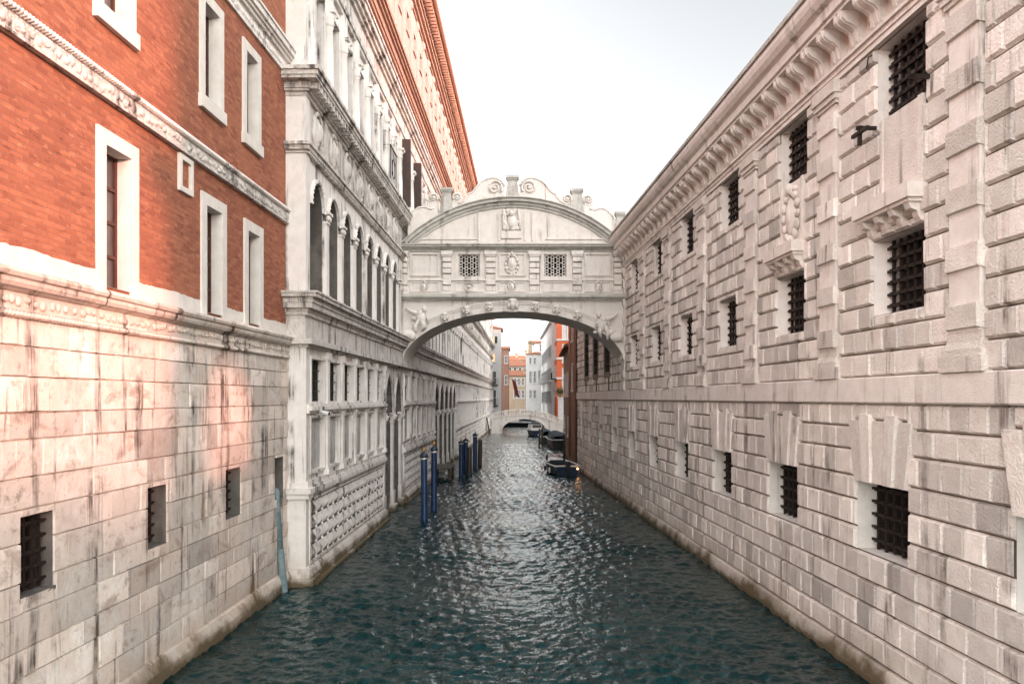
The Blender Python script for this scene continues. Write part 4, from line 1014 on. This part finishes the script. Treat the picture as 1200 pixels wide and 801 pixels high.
# ------------------------------------------------------------------ boats
def hull(w, L, B, H, bow=.5, z0=-.15, inner=False, n=14):
    rings = []
    for i in range(n + 1):
        t = i/n; y = -L/2 + L*t; wv = B/2 * (1 - max(0, (t - .45)/.55)**2.4) * (.88 + .12*min(1, t*5)); sh = H + bow*max(0, t - .4)**2 * 1.2
        wv = max(wv, .02)
        rings.append([(-wv, y, sh), (-wv*.93, y, sh*.45), (-wv*.7, y, z0), (0, y, z0 - .12), (wv*.7, y, z0), (wv*.93, y, sh*.45), (wv, y, sh)])
    idx = [[w.v(*p) for p in r] for r in rings]
    for a, b_ in zip(idx, idx[1:]):
        for k in range(6): w.f((a[k], a[k+1], b_[k+1], b_[k]), None, True)
    w.f(idx[0]); return rings
def boat(label, cat, X, Y, rz, L, B, H, hmat, kind, group):
    e = empty('moored_boat', (X, Y, 0), rz); tag(e, label, cat, group)
    w = MB(); rg = hull(w, L, B, H); w.build('hull', hmat, e)
    w = MB()
    for sd_ in (0, 6):
        w.tube([r[sd_] for r in rg], .055, 6)
    w.tube([rg[0][0], rg[0][6]], .055, 6); w.build('gunwale', M['white_paint'] if kind != 'gondola' else M['hull_black'], e)
    w = MB(); fl = [(-r[0][0]*-.94, r[0][1], .14) for r in rg]; rt = [(r[6][0]*.94, r[0][1], .14) for r in rg]
    for i in range(len(fl) - 1): w.poly([fl[i], rt[i], rt[i+1], fl[i+1]])
    w.build('floor', M['deck_wood'], e)
    if kind in ('open', 'open2'):
        w = MB(); 
        for r0, r1 in zip(rg[9:], rg[10:]): w.poly([(r0[0][0], r0[0][1], r0[0][2] + .01), (r0[6][0], r0[6][1], r0[6][2] + .01), (r1[6][0], r1[6][1], r1[6][2] + .01), (r1[0][0], r1[0][1], r1[0][2] + .01)])
        w.build('foredeck', M['white_paint'], e)
        for y in (-L*.22, L*.08): w = MB(); w.box(-B*.44, B*.44, y - .16, y + .16, H*.62, H*.70); w.build('seat', M['red_cloth'] if y > 0 else M['deck_wood'], e)
        w = MB(); w.box(-.14, .14, -L/2 - .30, -L/2 - .06, H*.75, H + .3); w.box(-.07, .07, -L/2 - .22, -L/2 - .10, -.4, H*.75); w.build('outboard_motor', M['rubber'], e)
        for sx in (-.28, .28): w = MB(); w.lathe(sx*B*1.2, L*.26, [(.07, H), (.07, H + .42), (.09, H + .44)], 8); w.build('bollard', M['rubber'], e)
        w = MB(); w.box(-B*.3, B*.3, L*.1, L*.12, H*.8, H*1.25); w.build('console', M['tarp'], e)
        for sx in (-1, 1):
            for yy in (-L*.3, 0, L*.22): w = MB(); w.ell((sx*(B/2 + .08), yy, H*.45), (.08, .08, .2), 8, 6); w.build('fender', M['white_paint'] if yy else M['rubber'], e)
    if kind == 'covered':
        w = MB(); n = len(rg)
        for i in range(n - 1):
            def cr(r, u): return (r[0][0]*u, r[0][1], r[0][2] + .02 + .75*math.sqrt(max(0, 1 - u*u))*(.7 + .3*math.sin(r[0][1]*2)) * min(1, (L/2 - r[0][1])*.9))
            us = np.linspace(1, -1, 9)
            for u0, u1 in zip(us, us[1:]): w.f([w.v(*cr(rg[i], u0)), w.v(*cr(rg[i], u1)), w.v(*cr(rg[i+1], u1)), w.v(*cr(rg[i+1], u0))])
        w.build('tarpaulin_cover', M['tarp'], e)
    if kind == 'cabin':
        w = MB(); w.prism_n([(-B*.40, H), (-B*.34, H + .75), (B*.34, H + .75), (B*.40, H)], -L*.18, L*.2); w.build('cabin', M['white_paint'], e)
        w = MB(); w.box(-B*.3, B*.3, -L*.18 - .02, -L*.18 + .001, H + .25, H + .62); w.build('cabin_window', M['old_glass'], e)
        w = MB(); w.box(-B*.36, B*.36, -L*.2, L*.22, H + .75, H + .82); w.build('cabin_roof', M['tarp'], e)
    return e
G = 'boats moored along the canal'
nb_ = boat('blue open motorboat with white rim moored against the stone prison wall', 'boat', 3.2, 53.6, R(8), 5.2, 1.8, .62, M['hull_blue'], 'open', G)
w = MB(); w.ell((.66, -2.66, .45), (.05, .05, .05), 10, 8); w.build('lamp', M['lamp_glow'], nb_)  # glowing bead added to paint an orange glint on the boat
boat('dark boat under a blue tarpaulin, nearest of the covered boats by the brown wall', 'boat', 4.55, 82, R(4), 7.0, 1.9, .85, M['hull_black'], 'covered', G)
boat('low dark covered boat lying just outside the big tarpaulin boat', 'boat', 3.75, 90, R(3), 6.0, 1.5, .75, M['hull_black'], 'covered', G)
boat('boat with a pale cabin under the mouth of the small bridge', 'boat', 3.1, 106, R(10), 6.0, 2.0, .8, M['hull_blue'], 'cabin', G)
boat('small boat beyond the footbridge, left in the arch', 'boat', .3, 140, R(80), 6, 1.9, .7, M['hull_black'], 'cabin', G)
boat('small boat beyond the footbridge, right in the arch', 'boat', 3.6, 143, R(85), 6, 1.9, .7, M['hull_blue'], 'covered', G)

# ------------------------------------------------------------------ brown houses after the prison
def house(name, label, cat, X, Y, rz, Wd, Dp, H, wall, roof='gable', wins=(), shut=None, wm='old_glass', chim=(), trims=(), over=.3, rh=1.6, pane=None, group=None, side=()):
    """front faces -y in its own frame, centred on x; wins = (x0, x1, z0, z1)"""
    e = empty(name, (X, Y, 0), rz); tag(e, label, cat, group)
    mkb = lambda: MB(-1, 0)
    w = mkb(); w.wall(-Wd/2, Wd/2, -1.2, H, 0, list(wins), .18); w.box(-Wd/2, Wd/2, -Dp, -.2, -1.2, H)
    w.poly([(-Wd/2, 0, -1.2), (-Wd/2, -.2, -1.2), (-Wd/2, -.2, H), (-Wd/2, 0, H)]); w.poly([(Wd/2, 0, -1.2), (Wd/2, -.2, -1.2), (Wd/2, -.2, H), (Wd/2, 0, H)]); w.build('wall', M[wall], e)
    for i, (a, b_, c, d) in enumerate(wins):
        w = mkb(); t = .14
        for s0, s1, z0, z1 in ((a - t, a, c - t, d + t), (b_, b_ + t, c - t, d + t), (a, b_, d, d + t), (a, b_, c - t, c)): w.box(s0, s1, .001, .05, z0, z1)
        w.box(a - .2, b_ + .2, .001, .14, c - t - .06, c - t)
        win = w.build('window', M['h_white'], e)
        q = mkb(); q.poly([(a, -.15, c), (b_, -.15, c), (b_, -.15, d), (a, -.15, d)]); q.build('pane', M[pane[i] if pane else wm], win)
        q = mkb(); m = (a + b_)/2; q.box(m - .03, m + .03, -.14, -.10, c, d); q.box(a, b_, -.14, -.10, (c + d)/2 - .03, (c + d)/2 + .03); q.build('frame', M['white_paint'], win)
        if shut:
            for s0, s1 in ((a - (b_-a)/2 - .05, a - .05), (b_ + .05, b_ + (b_-a)/2 + .05)): q = mkb(); q.box(s0, s1, .06, .11, c, d); q.build('shutter', M[shut], win)
    for x_, z0, z1, c0, c1 in side:       # windows on the right-hand flank (x_ = +1 or -1)
        w = mkb(); sx = x_*Wd/2; w.box(min(sx, sx + x_*.04), max(sx, sx + x_*.04), -c1 - .12, -c0 + .12, z0 - .12, z1 + .12); win = w.build('window', M['h_white'], e)
        q = mkb(); q.box(min(sx, sx + x_*.05), max(sx, sx + x_*.05), -c1, -c0, z0, z1); q.build('pane', M[wm], win)
        if shut:
            q = mkb(); h_ = (c1 - c0)/2
            q.box(min(sx, sx + x_*.10), max(sx, sx + x_*.10), -c0 - .02, -c0 + h_, z0, z1); q.box(min(sx, sx + x_*.10), max(sx, sx + x_*.10), -c1 - h_, -c1 + .02, z0, z1); q.build('shutter', M[shut], win)
    if trims:
        w = mkb()
        for z in trims: w.box(-Wd/2 - .08, Wd/2 + .08, -Dp, .12, z, z + .28)
        w.build('string_course', M['h_white'], e)
    o = over; w = mkb()
    if roof == 'gable': w.prism_s([(o, H), (o, H + .12), (-Dp/2, H + rh), (-Dp - o, H + .12), (-Dp - o, H)], -Wd/2 - o, Wd/2 + o)
    elif roof == 'hip':
        a = [(-Wd/2 - o, o, H + .1), (Wd/2 + o, o, H + .1), (Wd/2 + o, -Dp - o, H + .1), (-Wd/2 - o, -Dp - o, H + .1)]; k_ = .3
        b_ = [(-Wd/2*k_, -Dp/2*(1-k_), H + rh), (Wd/2*k_, -Dp/2*(1-k_), H + rh), (Wd/2*k_, -Dp/2*(1+k_), H + rh), (-Wd/2*k_, -Dp/2*(1+k_), H + rh)]
        w.hexa(a, b_); w.box(-Wd/2 - o, Wd/2 + o, -Dp - o, o, H, H + .099)
    else: w.box(-Wd/2 - o, Wd/2 + o, -Dp - o, o, H, H + .25)
    rf = w.build('roof', M['roof_tile'] if roof != 'flat' else M['h_white'], e)
    for cx, cy, ch in chim:
        w = mkb(); w.box(cx - .4, cx + .4, -cy - .4, -cy + .4, H, H + ch); w.lathe(cx, -cy, [(.4, H + ch), (.7, H + ch + .7), (.7, H + ch + .8)], 8); w.build('chimney', M['h_ochre'], rf)
    return e
e = wall_frame('brown_canal_house', 7.06 - .12, -.043, 56.05); tag(e, 'tall weathered brown plastered house adjoining the far end of the prison', 'house')
mh = lambda: MB(1, 56.05)
wn = [(57.3, 58.2, 5.6, 7.4), (57.3, 58.2, 9.2, 11.0)]
w = mh(); w.wall(56.05, 59.7, -1.2, 14, .0, wn, .25); w.box(56.05, 59.7, -10, -.3, -1.2, 14); w.poly([(59.7, 0, -1.2), (59.7, -.3, -1.2), (59.7, -.3, 14), (59.7, 0, 14)]); w.build('wall', M['h_brown'], e)
for a, bb, c, d in wn:
    w = mh(); w.box(a - .12, a, .001, .07, c - .12, d + .12); w.box(bb, bb + .12, .001, .07, c - .12, d + .12); w.box(a, bb, .001, .07, d, d + .12); w.box(a - .15, bb + .15, .001, .14, c - .16, c - .001); win = w.build('window', M['trim_stone'], e)
    q = mh(); q.poly([(a, -.2, c), (bb, -.2, c), (bb, -.2, d), (a, -.2, d)]); q.build('pane', M['old_glass'], win)
w = mh(); w.tube([(56.4, .1, .6), (56.4, .1, 14)], .07, 8); w.tube([(59.3, .1, .6), (59.3, .1, 14)], .07, 8); w.build('drainpipe', M['h_brown'], e)
w = mh(); w.prism_s([(.4, 14), (.4, 14.15), (-5, 16.5), (-10.4, 14)], 56, 59.9); w.build('roof', M['roof_tile'], e)
e = empty('low_brown_house', (4.40, 59.75, 0), math.atan2(15.3, .47)); tag(e, 'lower brown house with a sloping tiled eave beyond the tall brown house', 'house')
ml = lambda: MB(1, 0)
wn = [(1.6, 2.5, 5.2, 7.0), (5, 5.9, 5.2, 7.0), (8.6, 9.5, 5.2, 7.0), (12.2, 13.1, 5.2, 7.0), (3.3, 4.2, 2.0, 3.4), (10.4, 11.3, 2.0, 3.4)]
w = ml(); w.wall(0, 15.2, -1.2, 8.9, 0, wn, .25); w.box(0, 15.2, -9, -.3, -1.2, 8.9); w.poly([(15.2, 0, -1.2), (15.2, -.3, -1.2), (15.2, -.3, 8.9), (15.2, 0, 8.9)]); w.build('wall', M['h_tan'], e)
for a, bb, c, d in wn:
    w = ml(); w.box(a - .12, a, .001, .07, c - .12, d + .12); w.box(bb, bb + .12, .001, .07, c - .12, d + .12); w.box(a, bb, .001, .07, d, d + .12); w.box(a - .15, bb + .15, .001, .14, c - .16, c - .001); win = w.build('window', M['trim_stone'], e)
    q = ml(); q.poly([(a, -.2, c), (bb, -.2, c), (bb, -.2, d), (a, -.2, d)]); q.build('pane', M['old_glass'], win)
w = ml(); w.prism_s([(.45, 8.9), (.45, 9.05), (-4.5, 11), (-9.4, 8.9)], .2, 15.5); w.build('roof', M['roof_tile'], e)

# ------------------------------------------------------------------ far footbridge
fb = empty('stone_footbridge', (2.0, 112, 0)); tag(fb, 'small white stone footbridge with baluster parapets at the far end of the canal', 'bridge')
mf = lambda: MB(-1, 0)
fx0, fx1 = -4.9, 5.2
def ptop(x):
    u = (x + .9)/5.0; return 3.36 - .95*u*u*.98 if u > -1 else 2.4
w = mf(); a0, a1 = -3.4, 2.8; cu = arch_curve(a0, a1, .35, 2.02, False, 24); dp = 3.2
xs_ = [fx0] + [c[0] for c in cu] + [fx1]
for p, q in zip(cu, cu[1:]):
    for n in (0, -dp): w.poly([(p[0], n, p[1]), (q[0], n, q[1]), (q[0], n, ptop(q[0]) - .8), (p[0], n, ptop(p[0]) - .8)])
    w.poly([(p[0], 0, p[1]), (q[0], 0, q[1]), (q[0], -dp, q[1]), (p[0], -dp, p[1])]); w.poly([(p[0], 0, ptop(p[0]) - .8), (q[0], 0, ptop(q[0]) - .8), (q[0], -dp, ptop(q[0]) - .8), (p[0], -dp, ptop(p[0]) - .8)])
for x0, x1 in ((fx0, a0), (a1, fx1)): w.hexa([(x0, 0, -1.2), (x1, 0, -1.2), (x1, 0, ptop(x1) - .8), (x0, 0, ptop(x0) - .8)], [(x0, -dp, -1.2), (x1, -dp, -1.2), (x1, -dp, ptop(x1) - .8), (x0, -dp, ptop(x0) - .8)])
w.build('arch_wall', M['bridge'], fb)
w = mf(); w.band_n(cu, [(x, z + .28) for x, z in cu], .0, .08); w.build('archivolt', M['bridge'], fb)
for nn in (-.02, -dp + .22):
    w = mf(); X_ = np.linspace(fx0, fx1, 25)
    for x0, x1 in zip(X_, X_[1:]):
        for dz0, dz1, pp in ((-.80, -.66, .12), (-.14, 0, .08)):
            w.hexa([(x0, nn - .2, ptop(x0) + dz0), (x1, nn - .2, ptop(x1) + dz0), (x1, nn - .2, ptop(x1) + dz1), (x0, nn - .2, ptop(x0) + dz1)], [(x0, nn + pp, ptop(x0) + dz0), (x1, nn + pp, ptop(x1) + dz0), (x1, nn + pp, ptop(x1) + dz1), (x0, nn + pp, ptop(x0) + dz1)])
    for x in np.arange(fx0 + .12, fx1, .24):
        z = ptop(x); w.lathe(x, nn - .06, [(.05, z - .66), (.08, z - .5), (.04, z - .3), (.06, z - .14)], 6)
    for x in np.linspace(fx0, fx1, 6): w.box(x - .16, x + .16, nn - .24, nn + .10, ptop(x) - .9, ptop(x) + .06)
    w.build('parapet', M['bridge'], fb)

# ------------------------------------------------------------------ far houses
FG = 'houses beyond the footbridge'
Z_ = lambda y, Y: 5 + (466 - y)*Y/930
X_f = lambda x, Y: (x - 600)*Y/930
# left white house, orange reflections put into two panes as glow
Y = 137; wd = 6.2; xc = X_f(587, Y) - wd/2
def wf(Y, xc, x0, x1, y0, y1): return (X_f(x0, Y) - xc, X_f(x1, Y) - xc, Z_(y1, Y), Z_(y0, Y))
wl = [wf(Y, xc, 575.5, 579.5, 394, 402), wf(Y, xc, 575, 580, 414, 423.5), wf(Y, xc, 576.5, 581, 435, 450), wf(Y, xc, 576.5, 581, 457, 474)]
o = house('white_canal_house', 'white plastered house left of the footbridge with two glowing windows and dark shutters', 'house', xc, Y, 0, wd, 8, Z_(385, Y), 'h_white', 'hip', wl, None, 'old_glass', (), (), .35, 1.0, ['warm_pane', 'warm_pane', 'dark', 'dark'], FG, [(1, Z_(402, 139), Z_(392, 139), 1.2, 2.2), (1, Z_(450, 139), Z_(436, 139), 1.2, 2.4), (1, Z_(478, 139), Z_(458, 139), 1.2, 2.4), (1, Z_(450, 142), Z_(436, 142), 4.6, 5.8), (1, Z_(478, 142), Z_(458, 142), 4.6, 5.8)])
for ch in list(o.children):
    if ch.name.startswith('window'):
        pass
w = MB(-1, 0)
for a, b_, c, d in wl[2:]:
    w.box(a - .4, b_ + .4, .0, .5, c - .2, c - .08)
    for i in range(8): w.box(a - .4 + (b_ - a + .8)*i/7 - .015, a - .4 + (b_ - a + .8)*i/7 + .015, .45, .48, c - .08, c + .85)
    w.box(a - .4, b_ + .4, .44, .49, c + .85, c + .9)
w.build('balcony', M['iron'], o)
for a, b_, c, d in wl[:1]: w = MB(-1, 0); w.box(b_ + .05, b_ + .5, .06, .11, c, d); w.build('shutter', M['green_shutter'], o)
house('narrow_pink_house', 'narrow dusky pink house just right of the white house', 'house', X_f(596.5, 152) - 1.3, 152, 0, 2.6, 8, Z_(409, 152), 'h_brown', 'gable', [(.55, 1.0, Z_(450, 152), Z_(440, 152)), (.55, 1.0, Z_(425, 152), Z_(417, 152))], None, 'old_glass', (), (), .25, .8, None, FG)
Y = 185; xc = X_f(607, Y)
house('ochre_house', 'ochre house with small dark windows facing down the canal', 'house', xc, Y, 0, 5.6, 8, Z_(440, Y), 'h_ochre', 'gable', [wf(Y, xc, a, a + 2.6, y0, y1) for a in (602.5, 606.5, 611.5) for y0, y1 in ((443, 451), (457, 466))], None, 'old_glass', [(1.6, 1.5, 1.0)], (), .4, 1.4, None, FG)
Y = 215; house('tiled_roof_house', 'brown house with a broad terracotta roof behind the ochre house', 'house', X_f(606, Y), Y, 0, 7.2, 10, Z_(429, Y), 'h_ochre', 'gable', [wf(Y, X_f(606, Y), a, a + 3, 430.5, 437) for a in (596, 602, 608, 613)], None, 'dark', [(1.3, 4.5, 1.6)], (), .5, 1.6, None, FG)
Y = 240; house('rear_roof_house', 'rear house with terracotta roof and two chimneys above the other roofs', 'house', X_f(608, Y), Y, 0, 6.6, 10, Z_(422, Y), 'h_brown', 'gable', [], None, 'dark', [(-.6, 3.5, 1.6), (2.3, 3.5, 2.6)], (), .4, 1.7, None, FG)
# white house in the middle right
Y = 168; xc = X_f(626, Y); wd = X_f(636, Y) - X_f(616.5, Y)
house('white_corner_house', 'bright white house with grey shutters at the canal bend', 'house', xc, Y, R(-8), wd, 9, Z_(415, Y), 'h_white', 'hip', [wf(Y, xc, a, a + 2.2, y0, y1) for a in (620.5, 625.5) for y0, y1 in ((419, 426), (435, 448), (457, 466))] + [wf(Y, xc, 631, 633, 434, 448)], None, 'grey_shutter', [(-1.0, 1.2, 2.2)], (), .25, .7, None, FG)
Y = 182; xc = X_f(634, Y)
house('turreted_grey_house', 'pale house with a raised roof room and terracotta top behind the white one', 'house', xc, Y, 0, 3.0, 8, Z_(402, Y), 'h_grey', 'gable', [wf(Y, xc, 632.5, 636, 403.5, 411)], None, 'old_glass', (), (), .3, .9, None, FG)
# long grey-white oblique facade
e = empty('long_grey_house', (X_f(647, 128), 128, 0), math.atan2(165 - 128, X_f(634.5, 165) - X_f(647, 128))); tag(e, 'tall grey white house with shuttered windows and balconies running along the right bank', 'house', FG)
Lh = math.hypot(165 - 128, X_f(634.5, 165) - X_f(647, 128)); mg = lambda: MB(1, 0); hh = Z_(378, 128)
wn = [(3 + 4.2*i, 4.3 + 4.2*i, z, z + 1.9) for i in range(8) for z in (4.2, 8.0, 11.8)]
w = mg(); w.wall(0, Lh, -1.2, hh, 0, wn, .25); w.box(0, Lh, -8, -.3, -1.2, hh); w.box(0, .01, -.3, 0, -1.2, hh); w.build('wall', M['h_white'], e)
for i, (a, bb, c, d) in enumerate(wn):
    w = mg(); w.box(a - .15, a, .001, .1, c - .1, d + .15); w.box(bb, bb + .15, .001, .1, c - .1, d + .15); w.box(a, bb, .001, .1, d, d + .15); w.box(a - .3, bb + .3, .001, .25, c - .25, c - .1); win = w.build('window', M['h_white'], e)
    q = mg(); q.poly([(a, -.2, c), (bb, -.2, c), (bb, -.2, d), (a, -.2, d)]); q.build('pane', M['old_glass'], win)
    q = mg(); q.box(a - .65, a - .17, .02, .10, c, d); q.box(bb + .17, bb + .65, .02, .10, c, d); q.build('shutter', M['grey_shutter'], win)
    if i % 3 == 1:
        q = mg(); q.box(a - .7, bb + .7, .01, .8, c - .3, c - .15)
        for j in range(9): x = a - .7 + (bb - a + 1.4)*j/8; q.box(x - .03, x + .03, .74, .8, c - .15, c + .8)
        q.box(a - .7, bb + .7, .72, .82, c + .8, c + .87); q.build('balcony', M['h_grey'], win)
w = mg(); w.prism_s([(.5, hh), (.5, hh + .25), (-8, hh + 1), (-8, hh)], 0, Lh); w.build('roof', M['h_white'], e)
# orange house
Y = 122; xo0, xo1 = X_f(652.5, Y), X_f(676, Y); xc = (xo0 + xo1)/2
wo_ = [wf(Y, xc, 659.5, 664.5, y0, y1) for y0, y1 in ((374, 396), (404, 424), (432, 455))]
o = house('orange_house', 'tall orange red house with white string courses glowing in the sun', 'house', xc, Y, 0, xo1 - xo0, 10, Z_(362, Y), 'h_orange', 'flat', wo_, None, 'h_white', (), [Z_(399, Y), Z_(444, Y), Z_(421, Y)], .2, 1, None, FG,
          [(-1, Z_(y1, Y), Z_(y0, Y), c, c + 1.2) for y0, y1 in ((380, 395), (405, 420), (428, 441), (448, 464)) for c in (1.4, 4.2, 7)])
w = MB(-1, 0); sx = -(xo1 - xo0)/2; zb = Z_(443, Y); w.box(sx - .7, sx, -5, -1, zb - .1, zb)
for i in range(10): w.box(sx - .68, sx - .65, -1 - 4*i/9 - .02, -1 - 4*i/9 + .02, zb, zb + .9)
w.box(sx - .7, sx - .64, -5, -1, zb + .9, zb + .95); w.build('balcony', M['iron'], o)
# garden wall and shrub at the right end of the footbridge
e = empty('garden_wall', (X_f(658.5, 114), 114.5, 0)); tag(e, 'short white garden wall at the right end of the footbridge', 'wall')
w = MB(-1, 0); w.box(-.5, 1.4, -.4, 0, -1.2, 5.0); w.build('wall', M['h_white'], e); w = MB(-1, 0); w.box(-.6, 1.5, -.5, .1, 5.0, 5.15); w.build('coping', M['bridge'], e)
e = empty('potted_shrub', (X_f(656.5, 114), 114.2, 5.15)); tag(e, 'dark green shrub growing on the white garden wall', 'shrub')
w = MB(); w.lathe(0, .3, [(.22, 0), (.3, .4)], 10); w.build('pot', M['h_brown'], e)
w = MB(); r_ = random.Random(4)
for i in range(260):
    c = Vector((r_.gauss(0, .32), r_.gauss(.3, .25), .8 + r_.gauss(0, .28))); u = Vector((r_.uniform(-1, 1), r_.uniform(-1, 1), r_.uniform(-1, 1))).normalized()*.12; v = u.cross(Vector((r_.uniform(-1, 1), 1, r_.uniform(-1, 1)))).normalized()*.06
    w.poly([tuple(c - u), tuple(c + v), tuple(c + u), tuple(c - v)])
w.build('foliage', M['leaf'], e)
# red flag hanging from a pole
e = empty('red_flag', (X_f(606, 160), 160, 5.8)); tag(e, 'faded red flag hanging from a slanted pole over the canal', 'flag')
w = MB(); P = []
for i in range(9):
    for j in range(7): P.append(w.v(-1.1 + .9*i/8 + 1.1*j/6*.55 + .1*j/6, .12*math.sin(i*1.7 + j*.5), 3.0 - .9*i/8*.2 - 3.3*j/6 - .4*i/8))
for i in range(8):
    for j in range(6): w.f((P[i*7+j], P[i*7+j+1], P[(i+1)*7+j+1], P[(i+1)*7+j]), None, True)
w.build('cloth', M['red_cloth'], e); w = MB(); w.tube([(-1.3, 0, 3.0), (.9, .1, 2.4)], .04); w.build('pole', M['wet_wood'], e)
# wall lamp at the far palace corner
e = empty('wall_lamp', (X_f(572, 128) + .1, 128, 12.6)); tag(e, 'dark bracket lantern on the far corner of the palace', 'lantern')
w = MB(); w.tube([(-.8, 0, .2), (-.2, 0, .5), (.3, 0, .35)], .04); w.build('bracket', M['iron'], e); w = MB(); w.lathe(.3, 0, [(.1, -.4), (.22, .1), (.05, .35)], 6, smooth=False); w.build('lantern_head', M['old_glass'], e)

# ------------------------------------------------------------------ unseen houses added out of view to block the sun
house('tall_rear_house', 'tall plastered house standing behind the stone prison', 'house', 28, 46.5, R(-90), 113, 14, 25.3, 'h_ochre', 'gable', [], None, 'dark', (), (), .4, 1.0)
house('far_rear_house', 'tall plastered house in the second row, beyond the brown canal houses', 'house', 28, 166, R(-90), 78, 14, 25.3, 'h_ochre', 'gable', [], None, 'dark', (), (), .4, 1.0)
house('quay_house', 'long low quay house behind the photographer to the south east', 'house', 42, -34, R(-130.4 + 90 - 90), 40, 10, 16.6, 'h_ochre', 'gable', [], None, 'dark', (), (), .4, 1.0)
